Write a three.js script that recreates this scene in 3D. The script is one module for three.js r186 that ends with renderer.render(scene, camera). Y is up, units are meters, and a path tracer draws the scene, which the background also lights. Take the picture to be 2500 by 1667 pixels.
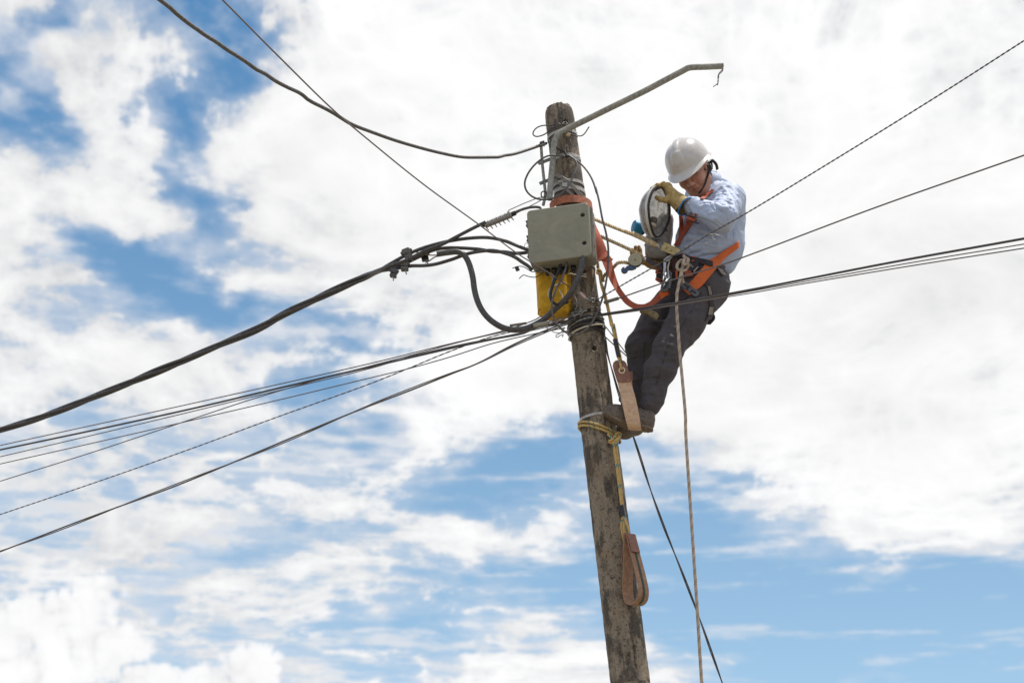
import * as THREE from 'three';
import { mergeGeometries } from 'three/addons/utils/BufferGeometryUtils.js';

// ---------------------------------------------------------------- camera, sky, sun, exposure
const V = (x, y, z) => new THREE.Vector3(x, y, z);
const FOV = 30, PITCH = 20.9 * Math.PI / 180, FPX = 833.5 / Math.tan(FOV * Math.PI / 360), DIST = FPX / 480;
const CAM = V(0, 1.7, DIST * Math.cos(PITCH));
const FWD = V(0, Math.sin(PITCH), -Math.cos(PITCH)), UPV = V(0, Math.cos(PITCH), Math.sin(PITCH));
const scene = new THREE.Scene();
const camera = new THREE.PerspectiveCamera(FOV, 1024 / 682, 0.1, 8000);
camera.position.copy(CAM);
camera.lookAt(CAM.clone().add(FWD));
const renderer = new THREE.WebGLRenderer({ antialias: true });
renderer.setSize(1024, 682);
renderer.toneMapping = THREE.LinearToneMapping;
renderer.toneMappingExposure = 1.0;
renderer.shadowMap.enabled = true;
const SUN_DIR = V(0.27, 0.94, -0.02).normalize();
const sun = new THREE.DirectionalLight(new THREE.Color(1.0, 0.95, 0.87), 4.2);
sun.position.copy(SUN_DIR).multiplyScalar(30).add(V(0, 4, 0));
sun.target.position.set(0, 4, 0);
sun.castShadow = true;
sun.shadow.mapSize.set(2048, 2048);
Object.assign(sun.shadow.camera, { left: -8, right: 8, top: 8, bottom: -8, near: 1, far: 60 });
sun.shadow.radius = 1.5;
scene.add(sun, sun.target);

// ---------------------------------------------------------------- noise
let seed = 1234567;
const rnd = () => { seed = (seed * 1664525 + 1013904223) >>> 0; return seed / 4294967296; };
const PERM = new Float32Array(4096);
for (let i = 0; i < 4096; i++) PERM[i] = rnd() * 2 - 1;
const hsh = (x, y, z) => PERM[(Math.imul(x, 73856093) ^ Math.imul(y, 19349663) ^ Math.imul(z, 83492791)) >>> 3 & 4095];
function noise(x, y, z) {
  const xi = Math.floor(x), yi = Math.floor(y), zi = Math.floor(z);
  let fx = x - xi, fy = y - yi, fz = z - zi;
  fx = fx * fx * fx * (fx * (fx * 6 - 15) + 10); fy = fy * fy * fy * (fy * (fy * 6 - 15) + 10); fz = fz * fz * fz * (fz * (fz * 6 - 15) + 10);
  const a = hsh(xi, yi, zi), b = hsh(xi + 1, yi, zi), c = hsh(xi, yi + 1, zi), d = hsh(xi + 1, yi + 1, zi);
  const e = hsh(xi, yi, zi + 1), f = hsh(xi + 1, yi, zi + 1), g = hsh(xi, yi + 1, zi + 1), h = hsh(xi + 1, yi + 1, zi + 1);
  const x1 = a + (b - a) * fx, x2 = c + (d - c) * fx, x3 = e + (f - e) * fx, x4 = g + (h - g) * fx;
  const y1 = x1 + (x2 - x1) * fy, y2 = x3 + (x4 - x3) * fy;
  return y1 + (y2 - y1) * fz;
}
function fbm(x, y, z, o) { let s = 0, a = 0.5, t = 0; for (let i = 0; i < o; i++) { s += a * noise(x, y, z); t += a; a *= 0.55; x = x * 2.03 + 7.1; y = y * 2.03 + 3.7; z = z * 2.03 + 1.3; } return s / t; }
const sstep = (a, b, x) => { const t = Math.min(1, Math.max(0, (x - a) / (b - a))); return t * t * (3 - 2 * t); };
const mix = (a, b, t) => a + (b - a) * t;

// ---------------------------------------------------------------- sky: air and clouds, computed over all directions
// each: x, y (picture of the sky ahead, 2352 wide), half widths, turn, amount (negative: a gap of blue)
const PATCHES = [
  [520, 50, 110, 75, 0.5, -1.15], [560, 190, 90, 45, 0.2, -0.9], [440, 250, 90, 40, 0.5, -0.7], [320, 250, 60, 35, 0.3, -0.35],
  [85, 40, 55, 26, -0.3, -0.75], [22, 150, 22, 60, 0, -0.8], [100, 265, 80, 55, 0.8, -1.0], [165, 370, 45, 60, 0.6, -0.7],
  [420, 340, 40, 90, 0.2, -0.65], [455, 440, 75, 50, 0.1, -0.85], [525, 500, 50, 60, 0.6, -0.7], [500, 600, 45, 60, 0.5, -0.25],
  [275, 575, 130, 48, 0.35, -1.25], [420, 680, 110, 40, 0.25, -0.75], [740, 735, 70, 32, 0.1, -0.65], [600, 710, 100, 30, 0, -0.45], [860, 760, 60, 30, 0.2, -0.4],
  [710, 880, 70, 34, -0.1, -0.7], [530, 690, 60, 30, 0.2, -0.5], [840, 1000, 60, 35, 0.2, -0.35],
  [1230, 1040, 150, 62, 0.0, -1.25], [1060, 1130, 120, 45, 0.1, -0.75], [1010, 600, 60, 40, 0.1, -0.2],
  [1480, 1000, 60, 45, 0.2, -0.65], [1600, 1080, 160, 60, 0.1, -0.75], [1560, 1230, 200, 80, 0, -1.05], [1300, 1330, 130, 60, 0, -0.85], [1050, 1310, 130, 30, 0, -0.55],
  [2050, 1430, 420, 110, 0, -1.35], [1650, 1380, 200, 90, 0, -1.1], [1000, 1430, 150, 45, 0, -0.75], [760, 1420, 130, 30, 0, -0.4], [850, 1550, 120, 30, 0, -0.6],
  [2330, 1340, 200, 60, 0, -0.9], [1800, 1560, 90, 60, 0, -0.7], [2200, 1560, 300, 50, 0, -0.7],
  [560, 1265, 110, 22, 0.05, -0.5], [420, 1140, 130, 22, -0.05, -0.3], [870, 1120, 60, 30, 0, -0.35], [800, 1190, 110, 25, 0, -0.3], [330, 1330, 90, 25, 0, -0.25],
  [230, 130, 150, 130, 0.4, 0.35], [330, 440, 170, 90, 0.6, 0.5], [80, 450, 90, 130, 0.7, 0.75], [820, 200, 190, 210, 0, 0.8], [800, 480, 250, 150, 0.3, 0.75],
  [1500, 300, 900, 420, 0, 0.75], [2050, 700, 600, 330, 0, 0.8], [150, 850, 260, 150, 0, 0.5], [1150, 850, 180, 120, 0, 0.5], [2150, 1090, 260, 75, 0, 0.65], [1700, 900, 300, 90, 0, 0.5],
  [700, 1200, 350, 80, 0, 0.25], [1080, 1215, 150, 28, 0.05, 0.35], [1250, 1510, 170, 30, -0.05, 0.85], [1620, 1500, 95, 24, -0.1, 0.85], [560, 1340, 330, 55, 0, 0.3],
];
const CUMULUS = [[140, 1440, 120, 95], [40, 1440, 110, 80], [230, 1490, 120, 80], [60, 1550, 200, 90], [320, 1560, 90, 45], [560, 1550, 62, 42], [500, 1580, 110, 50], [215, 1380, 55, 45]];
{
  const W = 4096, H = 2048, data = new Float32Array(W * H * 4);
  for (const p of PATCHES) { p.c = Math.cos(p[4]); p.s = Math.sin(p[4]); }
  for (let j = H / 2 - 2; j < H; j++) {
    const el = ((j + 0.5) / H - 0.5) * Math.PI, y = Math.sin(el), ce = Math.cos(el);
    for (let i = 0; i < W; i++) {
      const az = ((i + 0.5) / W - 0.5) * 2 * Math.PI, x = ce * Math.cos(az), z = ce * Math.sin(az);
      const k = (j * W + i) * 4;
      const yy = Math.max(y, 0), Y = 0.82 * Math.log(yy + 0.15);
      const dep = y * FWD.y + z * FWD.z;
      let inn = 0, cov = 0.10 + 0.50 * noise(x * 3.2 + 40, Y * 3.2, z * 3.2), cum = 0, u = 0, v = 0, grey = 0, oct = 4;
      if (dep > 0.35) {
        u = (1250 + FPX * x / dep) * 2352 / 2500; v = (833.5 - FPX * (y * UPV.y + z * UPV.z) / dep) * 2352 / 2500;
        const ox = Math.max(0, Math.abs(u - 1176) - 1176), oy = Math.max(0, Math.abs(v - 784) - 784);
        inn = 1 - sstep(0, 900, Math.hypot(ox, oy));
        oct = inn > 0 ? 6 : 4;
        if (inn > 0) {
          const w1 = noise(x * 8, Y * 8 + 5, z * 8) * 34 + noise(x * 18, Y * 18 + 5, z * 18) * 34 + noise(x * 40, Y * 40 + 5, z * 40) * 22 + noise(x * 90, Y * 90 + 5, z * 90) * 11, w2 = noise(x * 8, Y * 8 + 9, z * 8) * 24 + noise(x * 18, Y * 18 + 9, z * 18) * 26 + noise(x * 40, Y * 40 + 9, z * 40) * 20 + noise(x * 90, Y * 90 + 9, z * 90) * 10;
          let c = mix(0.02, 0.34, sstep(500, 1400, u));
          for (const p of PATCHES) {
            const dx = u + w1 - p[0], dy = v + w2 - p[1], a = (dx * p.c + dy * p.s) / p[2], b = (dy * p.c - dx * p.s) / p[3], r2 = a * a + b * b;
            if (r2 < 7) c += p[5] * (p[5] < 0 ? 1.2 : 0.92) * Math.exp(-r2 * 0.7);
          }
          cov = mix(cov, c, inn);
          if (v > 1200 && u < 900) {
            const n1 = 15 - 46 * Math.abs(noise(u / 62, v / 62, 2)) - 24 * Math.abs(noise(u / 29, v / 29, 4)) - 11 * Math.abs(noise(u / 13, v / 13, 6));
            let dmin = 1e9;
            for (const p of CUMULUS) dmin = Math.min(dmin, (Math.hypot((u - p[0]) / p[2], (v - p[1]) / p[3]) - 0.74) * Math.min(p[2], p[3]));
            cum = sstep(17, -15, dmin + n1);
          }
          const gx = (u - 2180) / 300, gy = (v - 640) / 170, hx = (u - 1900) / 360, hy = (v - 930) / 120;
          grey = Math.exp(-gx * gx - gy * gy) * 0.11 + Math.exp(-hx * hx - hy * hy) * 0.06;
        }
      }
      const wx = noise(x * 9, Y * 9, z * 9 + 1) * 0.035, wy = noise(x * 9, Y * 9 + 4, z * 9) * 0.035;
      const n = fbm((x + wx) * 13, (Y + wy) * 13, z * 13, oct);
      let bil = 0, ba = 0.5, bf = 19; for (let o = 0; o < oct; o++) { bil += ba * (1 - 2.6 * Math.abs(noise((x + wx) * bf, (Y + wy) * bf + o * 9, z * bf))); ba *= 0.63; bf *= 2.05; }
      const fine = oct > 4 ? fbm(x * 60, Y * 75, z * 60, 5) : 0, low = sstep(0.42, 0.12, yy), streak = fbm((x + wx * 0.6) * mix(19, 11, low), (Y + wy * 0.5) * mix(36, 46, low), z * mix(19, 11, low), oct);
      const veil = Math.min(0.9, 0.70 * sstep(-0.95, 0.60, cov + 0.62 * n + 0.50 * fine + 0.35 * streak) + 0.62 * sstep(-0.02, 0.55, streak + 0.25 * fine + 0.12 * cov) * (0.55 + 0.45 * low));               // thin high cloud
      const dens = cov + 0.50 * n + 0.46 * bil + 0.50 * fine + 0.22 * low * streak, puff = sstep(-0.03, 0.44, dens);   // heaped cloud in front of it
      // blue air, paler towards the horizon
      const t = Math.pow(1 - yy, 2.6);
      let r = mix(0.050, 0.47, t), g = mix(0.205, 0.71, t), b = mix(0.46, 0.93, t);
      const thick = sstep(0.0, 1.1, dens), vl = 0.80 + 0.05 * n;
      r = mix(r, vl * 0.95, veil); g = mix(g, vl * 0.985, veil); b = mix(b, vl * 1.05, veil);
      const lump = fbm(x * 15 + 30, Y * 15, z * 15, 4);
      const lit = mix(0.83, 0.97, thick) + (0.06 + 0.07 * sstep(1300, 500, u) * inn) * lump + 0.05 * bil - grey - 0.075 * (1 - sstep(250, 1250, u)) * inn - 0.03 * (1 - inn);
      r = mix(r, lit * mix(0.975, 1.0, thick), puff); g = mix(g, lit * mix(0.99, 1.0, thick), puff); b = mix(b, lit * mix(1.015, 1.0, thick), puff);
      if (cum > 0) {
        const heap = 0.55 * Math.abs(noise(u / 62, v / 62, 2)) + 0.30 * Math.abs(noise(u / 29, v / 29, 4)) + 0.15 * Math.abs(noise(u / 13, v / 13, 6)), body = 0.76 + 0.245 * (1 - Math.exp(-4 * heap)) + 0.03 * noise(u / 90, v / 90, 31);
        r = mix(r, body, cum); g = mix(g, body, cum); b = mix(b, body * 1.01, cum);
      }
      data[k] = r; data[k + 1] = g; data[k + 2] = b; data[k + 3] = 1;
    }
  }
  for (let k = 0; k < (H / 2 - 2) * W * 4; k += 4) { data[k] = 0.55; data[k + 1] = 0.6; data[k + 2] = 0.66; data[k + 3] = 1; }
  const sky = new THREE.DataTexture(data, W, H, THREE.RGBAFormat, THREE.FloatType);
  sky.mapping = THREE.EquirectangularReflectionMapping;
  sky.magFilter = THREE.LinearFilter; sky.minFilter = THREE.LinearFilter;
  sky.needsUpdate = true;
  scene.background = sky; scene.environment = sky;
}

// ---------------------------------------------------------------- places: a sight line of the photograph and a distance give a point
function ray(u, v) { return V(0, 0, 0).addScaledVector(FWD, 1).addScaledVector(UPV, (833.5 - v) / FPX).add(V((u - 1250) / FPX, 0, 0)); }
function Q(u, v, z) { const d = ray(u, v), t = (z - CAM.z) / d.z; return CAM.clone().addScaledVector(d, t); }
const pxm = (u, v, z) => { const d = ray(u, v), t = (z - CAM.z) / d.z; return FPX / t; };   // pixels per metre there
const zoom = (ox, oy, s) => (x, y) => [ox + x / s, oy + y / s];
const zA = zoom(1200, 200, 5.2275), zB = zoom(1200, 450, 3.92), zC = zoom(1450, 300, 3.92), zD = zoom(1450, 550, 5.2275), zE = zoom(1350, 750, 4.48), zF = zoom(1350, 1050, 2.5422),
  zG = zoom(950, 450, 3.92), zH = zoom(0, 0, 2.6133), zI = zoom(0, 800, 2.6133), zJ = zoom(1700, 0, 2.24), zK = zoom(1540, 320, 7.838), zL = zoom(1540, 480, 7.838), zM = zoom(1540, 600, 7.838), zN = zoom(1540, 120, 7.838),
  zP = zoom(1530, 540, 11.2), zR = zoom(1270, 600, 6.533), zT = zoom(1540, 440, 7.843), zS = zoom(0, 0, 1);
const at = (zf, list, z0 = 0) => list.map((p) => { const [u, v] = zf(p[0], p[1]); return Q(u, v, p.length > 2 ? p[2] : z0); });
const along = (zf, list, zFn) => list.map((p) => { const [u, v] = zf(p[0], p[1]); return Q(u, v, zFn(u, v)); });
const ramp = (u0, z0, u1, z1) => (u) => z0 + (z1 - z0) * (u - u0) / (u1 - u0);

// ---------------------------------------------------------------- geometry helpers
function curveOf(pts, closed = false) { return new THREE.CatmullRomCurve3(pts, closed, 'centripetal'); }
function frames(pts, n, closed) {
  const c = curveOf(pts, closed), P = [], T = [];
  const len = c.getLength();
  for (let i = 0; i <= n; i++) { P.push(c.getPointAt(i / n)); T.push(c.getTangentAt(i / n)); }
  const N = [], B = [];
  let nrm = Math.abs(T[0].y) < 0.9 ? V(0, 1, 0) : V(1, 0, 0);
  nrm.addScaledVector(T[0], -nrm.dot(T[0])).normalize();
  for (let i = 0; i <= n; i++) { nrm = nrm.clone().addScaledVector(T[i], -nrm.dot(T[i])).normalize(); N.push(nrm); B.push(T[i].clone().cross(nrm)); }
  return { P, T, N, B, len, n };
}
function sweep(F, r, sides, off, color) {
  const pos = [], nor = [], uv = [], idx = [], col = [];
  const rf = typeof r === 'function' ? r : () => r;
  for (let i = 0; i <= F.n; i++) {
    const c = F.P[i].clone(); if (off) c.add(off(i));
    const rr = rf(i / F.n);
    for (let k = 0; k <= sides; k++) {
      const a = k / sides * Math.PI * 2, ca = Math.cos(a), sa = Math.sin(a);
      const d = F.N[i].clone().multiplyScalar(ca).addScaledVector(F.B[i], sa);
      pos.push(c.x + d.x * rr, c.y + d.y * rr, c.z + d.z * rr); nor.push(d.x, d.y, d.z); uv.push(k / sides * 2 * Math.PI * rr, i / F.n * F.len);
      if (color) col.push(...(typeof color === 'function' ? color(i) : color));
    }
  }
  const s1 = sides + 1;
  for (let i = 0; i < F.n; i++) for (let k = 0; k < sides; k++) { const a = i * s1 + k; idx.push(a, a + 1, a + s1, a + 1, a + s1 + 1, a + s1); }
  for (const e of [0, F.n]) {   // end caps
    const c = F.P[e].clone(); if (off) c.add(off(e));
    const t = F.T[e].clone().multiplyScalar(e ? 1 : -1), b0 = pos.length / 3; pos.push(c.x, c.y, c.z); nor.push(t.x, t.y, t.z); uv.push(0, 0); const cc = typeof color === 'function' ? color(e) : color; if (color) col.push(...cc);
    for (let k = 0; k <= sides; k++) { const a = (e * s1 + k) * 3; pos.push(pos[a], pos[a + 1], pos[a + 2]); nor.push(t.x, t.y, t.z); uv.push(0, 0); if (color) col.push(...cc); }
    for (let k = 0; k < sides; k++) e ? idx.push(b0, b0 + 1 + k, b0 + 2 + k) : idx.push(b0, b0 + 2 + k, b0 + 1 + k);
  }
  const g = new THREE.BufferGeometry();
  g.setAttribute('position', new THREE.Float32BufferAttribute(pos, 3)); g.setAttribute('normal', new THREE.Float32BufferAttribute(nor, 3)); g.setAttribute('uv', new THREE.Float32BufferAttribute(uv, 2));
  if (color) g.setAttribute('color', new THREE.Float32BufferAttribute(col, 3));
  g.setIndex(idx); return g;
}
function tube(pts, r, o = {}) {
  const len = curveOf(pts, o.closed).getLength();
  const F = frames(pts, o.n || Math.max(6, Math.min(900, Math.round(len / (o.step || 0.012)))), o.closed);
  return sweep(F, r, o.sides || 10);
}
function rope(pts, R, o = {}) {   // laid rope: strands that really wind round each other
  const pitch = o.pitch || R * 5.5, k = o.strands || 3;
  const len = curveOf(pts, o.closed).getLength();
  const F = frames(pts, Math.max(8, Math.min(4000, Math.round(len / pitch * 9))), o.closed), gs = [];
  for (let s = 0; s < k; s++) {
    const off = (i) => { const a = i / F.n * F.len / pitch * 2 * Math.PI + s / k * 2 * Math.PI; return F.N[i].clone().multiplyScalar(Math.cos(a) * R * 0.5).addScaledVector(F.B[i], Math.sin(a) * R * 0.5); };
    gs.push(sweep(F, R * 0.56, 7, off, (o.colors || [[1, 1, 1]])[s % (o.colors || [1]).length]));
  }
  return mergeGeometries(gs);
}
function ribbon(L, R, th, o = {}) {   // flat strap between two edge lines
  const cl = curveOf(L, o.closed), cr = curveOf(R, o.closed), len = cl.getLength(), n = o.n || Math.max(6, Math.min(260, Math.round(len / 0.008)));
  const A = [], B = [];
  for (let i = 0; i <= n; i++) { A.push(cl.getPoint(i / n)); B.push(cr.getPoint(i / n)); }
  const pos = [], uv = [], idx = [], S = [[], [], [], []];
  let last = null;
  const nn = A.map((a, i) => {
    const t = A[Math.min(n, i + 1)].clone().sub(A[Math.max(0, i - 1)]).add(B[Math.min(n, i + 1)]).sub(B[Math.max(0, i - 1)]);
    const m = t.cross(B[i].clone().sub(a)).normalize(); return m;
  });
  const w = A[0].distanceTo(B[0]), m = o.across || 5;
  const strip = (f, g) => {   // g: number across
    const base = pos.length / 3;
    for (let i = 0; i <= n; i++) for (let k = 0; k <= g; k++) { const p = f(i, k / g); pos.push(p.x, p.y, p.z); uv.push(k / g * w, i / n * len); }
    for (let i = 0; i < n; i++) for (let k = 0; k < g; k++) { const a = base + i * (g + 1) + k; idx.push(a, a + 1, a + g + 1, a + 1, a + g + 2, a + g + 1); }
  };
  const cup = o.cup || 0;
  const pt = (i, t, s) => A[i].clone().lerp(B[i], t).addScaledVector(nn[i], s * th / 2 + cup * 4 * t * (1 - t));
  strip((i, t) => pt(i, 1 - t, 1), m); strip((i, t) => pt(i, t, -1), m); strip((i, t) => pt(i, 0, 1 - 2 * t), 1); strip((i, t) => pt(i, 1, 2 * t - 1), 1);
  const g = new THREE.BufferGeometry();
  g.setAttribute('position', new THREE.Float32BufferAttribute(pos, 3)); g.setAttribute('uv', new THREE.Float32BufferAttribute(uv, 2)); g.setIndex(idx);
  g.computeVertexNormals(); return g;
}
function strap(pts, width, th, sideOf, o = {}) { // strap along a line, its width lying along sideOf(i)
  const L = [], R = [];
  pts.forEach((p, i) => { const s = (typeof sideOf === 'function' ? sideOf(i, p) : sideOf).clone().normalize().multiplyScalar((typeof width === 'function' ? width(i) : width) / 2); L.push(p.clone().sub(s)); R.push(p.clone().add(s)); });
  return ribbon(L, R, th, o);
}
function extr(shape, depth, bevel, M) {
  const g = new THREE.ExtrudeGeometry(shape, { depth, bevelEnabled: bevel > 0, bevelThickness: bevel, bevelSize: bevel, bevelSegments: 3, curveSegments: 10 });
  g.translate(0, 0, -depth / 2); if (M) g.applyMatrix4(M); return g;
}
function roundRect(w, h, r) { const s = new THREE.Shape(), x = -w / 2, y = -h / 2; s.moveTo(x + r, y); s.lineTo(x + w - r, y); s.absarc(x + w - r, y + r, r, -Math.PI / 2, 0); s.lineTo(x + w, y + h - r); s.absarc(x + w - r, y + h - r, r, 0, Math.PI / 2); s.lineTo(x + r, y + h); s.absarc(x + r, y + h - r, r, Math.PI / 2, Math.PI); s.lineTo(x, y + r); s.absarc(x + r, y + r, r, Math.PI, Math.PI * 1.5); return s; }
function rbox(w, h, d, r, M) { const b = Math.min(r, w / 2.2, h / 2.2, d / 2.2); return extr(roundRect(w - 2 * b, h - 2 * b, Math.max(1e-4, r * 0.6)), d - 2 * b, b, M); }
function basis(o, x, y, z) { return new THREE.Matrix4().makeBasis(x.clone().normalize(), y.clone().normalize(), z.clone().normalize()).setPosition(o); }
function lookBasis(o, zDir, upHint = V(0, 1, 0)) { const z = zDir.clone().normalize(), x = upHint.clone().cross(z).normalize(), y = z.clone().cross(x); return basis(o, x, y, z); }
function lathe(profile, seg, M) { const g = new THREE.LatheGeometry(profile.map((p) => new THREE.Vector2(p[0], p[1])), seg); if (M) g.applyMatrix4(M); return g; }
function axisM(o, dir) { const y = dir.clone().normalize(), h = Math.abs(y.z) < 0.9 ? V(0, 0, 1) : V(1, 0, 0), x = y.clone().cross(h).normalize(), z = x.clone().cross(y); return basis(o, x, y, z); }
function rod(a, b, r, sides = 12, bev = 0.15) { const d = b.clone().sub(a), l = d.length(), e = r * bev; return lathe([[0.0001, 0], [r - e, 0], [r, e], [r, l - e], [r - e, l], [0.0001, l]], sides, axisM(a, d)); }
const strip = (g) => { const o = g.index ? g.toNonIndexed() : g; for (const k of Object.keys(o.attributes)) if (!['position', 'normal', 'uv'].includes(k)) o.deleteAttribute(k); return o; };
const merge = (...gs) => mergeGeometries(gs.flat().map(strip));

// distance fields and a surface mesher (naive surface nets)
function cone(a, b, ra, rb) {
  const bx = b.x - a.x, by = b.y - a.y, bz = b.z - a.z, l2 = bx * bx + by * by + bz * bz || 1e-9;
  return (x, y, z) => { const px = x - a.x, py = y - a.y, pz = z - a.z; let h = (px * bx + py * by + pz * bz) / l2; h = h < 0 ? 0 : h > 1 ? 1 : h; const dx = px - bx * h, dy = py - by * h, dz = pz - bz * h; return Math.sqrt(dx * dx + dy * dy + dz * dz) - (ra + (rb - ra) * h); };
}
function ell(c, rx, ry, rz) { const m = Math.min(rx, ry, rz); return (x, y, z) => { const a = (x - c.x) / rx, b = (y - c.y) / ry, d = (z - c.z) / rz, k = Math.sqrt(a * a + b * b + d * d); const k2 = Math.sqrt(a * a / rx / rx + b * b / ry / ry + d * d / rz / rz) || 1e-9; return k < 1e-6 ? -m : k * (k - 1) / k2; }; }
const smin = (a, b, k) => { const h = Math.max(k - Math.abs(a - b), 0) / k; return Math.min(a, b) - h * h * k * 0.25; };
function uni(list, k) { return (x, y, z) => { let d = 1e9; for (const f of list) { const e = f(x, y, z); d = d > 1e8 ? e : smin(d, e, k); } return d; }; }
function chain(pts, rs) { const l = []; for (let i = 0; i + 1 < pts.length; i++) l.push(cone(pts[i], pts[i + 1], rs[i], rs[i + 1])); return l; }
function nets(sdf, lo, hi, cell, colorOf) {
  const nx = Math.ceil((hi.x - lo.x) / cell) + 1, ny = Math.ceil((hi.y - lo.y) / cell) + 1, nz = Math.ceil((hi.z - lo.z) / cell) + 1;
  const f = new Float32Array(nx * ny * nz), id = new Int32Array(nx * ny * nz).fill(-1);
  // coarse skipping: far cells are filled with one reading
  const S = 4;
  for (let k0 = 0; k0 < nz; k0 += S) for (let j0 = 0; j0 < ny; j0 += S) for (let i0 = 0; i0 < nx; i0 += S) {
    const d = sdf(lo.x + (i0 + 1.5) * cell, lo.y + (j0 + 1.5) * cell, lo.z + (k0 + 1.5) * cell), far = Math.abs(d) > cell * S * 2.2;
    for (let k = k0; k < Math.min(nz, k0 + S); k++) for (let j = j0; j < Math.min(ny, j0 + S); j++) for (let i = i0; i < Math.min(nx, i0 + S); i++)
      f[(k * ny + j) * nx + i] = far ? d : sdf(lo.x + i * cell, lo.y + j * cell, lo.z + k * cell);
  }
  const pos = [], idx = [];
  const cx = [0, 1, 0, 1, 0, 1, 0, 1], cy = [0, 0, 1, 1, 0, 0, 1, 1], cz = [0, 0, 0, 0, 1, 1, 1, 1], ed = [[0, 1], [2, 3], [4, 5], [6, 7], [0, 2], [1, 3], [4, 6], [5, 7], [0, 4], [1, 5], [2, 6], [3, 7]];
  const val = new Float64Array(8);
  for (let k = 0; k + 1 < nz; k++) for (let j = 0; j + 1 < ny; j++) for (let i = 0; i + 1 < nx; i++) {
    let m = 0; for (let c = 0; c < 8; c++) { val[c] = f[((k + cz[c]) * ny + j + cy[c]) * nx + i + cx[c]]; if (val[c] < 0) m |= 1 << c; }
    if (m === 0 || m === 255) continue;
    let n = 0, sx = 0, sy = 0, sz = 0;
    for (const [a, b] of ed) if ((val[a] < 0) !== (val[b] < 0)) { const t = val[a] / (val[a] - val[b]); sx += cx[a] + (cx[b] - cx[a]) * t; sy += cy[a] + (cy[b] - cy[a]) * t; sz += cz[a] + (cz[b] - cz[a]) * t; n++; }
    id[(k * ny + j) * nx + i] = pos.length / 3; pos.push(lo.x + (i + sx / n) * cell, lo.y + (j + sy / n) * cell, lo.z + (k + sz / n) * cell);
  }
  const I = (i, j, k) => id[(k * ny + j) * nx + i], Fv = (i, j, k) => f[(k * ny + j) * nx + i];
  const quad = (a, b, c, d, flip) => { if (a < 0 || b < 0 || c < 0 || d < 0) return; flip ? idx.push(a, c, b, a, d, c) : idx.push(a, b, c, a, c, d); };
  for (let k = 1; k + 1 < nz; k++) for (let j = 1; j + 1 < ny; j++) for (let i = 1; i + 1 < nx; i++) {
    const s = Fv(i, j, k) < 0;
    if (s !== Fv(i + 1, j, k) < 0) quad(I(i, j - 1, k - 1), I(i, j, k - 1), I(i, j, k), I(i, j - 1, k), !s);
    if (s !== Fv(i, j + 1, k) < 0) quad(I(i - 1, j, k - 1), I(i - 1, j, k), I(i, j, k), I(i, j, k - 1), !s);
    if (s !== Fv(i, j, k + 1) < 0) quad(I(i - 1, j - 1, k), I(i, j - 1, k), I(i, j, k), I(i - 1, j, k), !s);
  }
  const nor = [], uv = [], col = [], e = cell * 0.6;
  for (let q = 0; q < pos.length; q += 3) {
    const [x, y, z] = [pos[q], pos[q + 1], pos[q + 2]];
    const n = V(sdf(x + e, y, z) - sdf(x - e, y, z), sdf(x, y + e, z) - sdf(x, y - e, z), sdf(x, y, z + e) - sdf(x, y, z - e)).normalize();
    nor.push(n.x, n.y, n.z); uv.push(x + z * 0.8, y + z * 0.3); if (colorOf) col.push(...colorOf(x, y, z));
  }
  const g = new THREE.BufferGeometry();
  g.setAttribute('position', new THREE.Float32BufferAttribute(pos, 3)); g.setAttribute('normal', new THREE.Float32BufferAttribute(nor, 3)); g.setAttribute('uv', new THREE.Float32BufferAttribute(uv, 2));
  if (colorOf) g.setAttribute('color', new THREE.Float32BufferAttribute(col, 3));
  g.setIndex(idx); return g;
}
function trace(u, v, sdf, off = 0) { // where the sight line first meets a surface, lifted off it
  const d = ray(u, v).normalize(); let t = 4.5;
  for (let i = 0; i < 140 && t < 9; i++) { const p = CAM.clone().addScaledVector(d, t), s = sdf(p.x, p.y, p.z) - off; if (s < 0.0006) return p; t += s * 0.8; }
  return null;
}

// ---------------------------------------------------------------- things
const taken = {};
function named(n) { const c = taken[n] = (taken[n] ?? -1) + 1; return c ? `${n}_${String(c).padStart(3, '0')}` : n; }
const things = [];
function thing(name, label, category, group) {
  const o = new THREE.Group(); o.name = named(name); o.userData = { label, category }; if (group) o.userData.group = group;
  scene.add(o); things.push(o); return o;
}
function part(parent, name, geo, mat, label) { const m = new THREE.Mesh(geo, mat); m.name = name; m.castShadow = m.receiveShadow = true; if (label) m.userData.label = label; parent.add(m); return m; }
function solo(name, label, category, geo, mat, group) { const m = new THREE.Mesh(geo, mat); m.name = named(name); m.userData = { label, category }; if (group) m.userData.group = group; m.castShadow = m.receiveShadow = true; scene.add(m); things.push(m); return m; }

// ---------------------------------------------------------------- materials
function tex(w, h, fn, srgb, rx = 1, ry = 1) {
  const d = new Uint8Array(w * h * 4);
  for (let j = 0; j < h; j++) for (let i = 0; i < w; i++) { const c = fn(i / w, j / h, i, j), k = (j * w + i) * 4; d[k] = Math.max(0, Math.min(255, c[0] * 255)); d[k + 1] = Math.max(0, Math.min(255, c[1] * 255)); d[k + 2] = Math.max(0, Math.min(255, c[2] * 255)); d[k + 3] = 255; }
  const t = new THREE.DataTexture(d, w, h, THREE.RGBAFormat); t.wrapS = t.wrapT = THREE.RepeatWrapping; t.magFilter = THREE.LinearFilter; t.minFilter = THREE.LinearMipmapLinearFilter; t.generateMipmaps = true;
  if (srgb) t.colorSpace = THREE.SRGBColorSpace; t.repeat.set(rx, ry); t.needsUpdate = true; return t;
}
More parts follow.
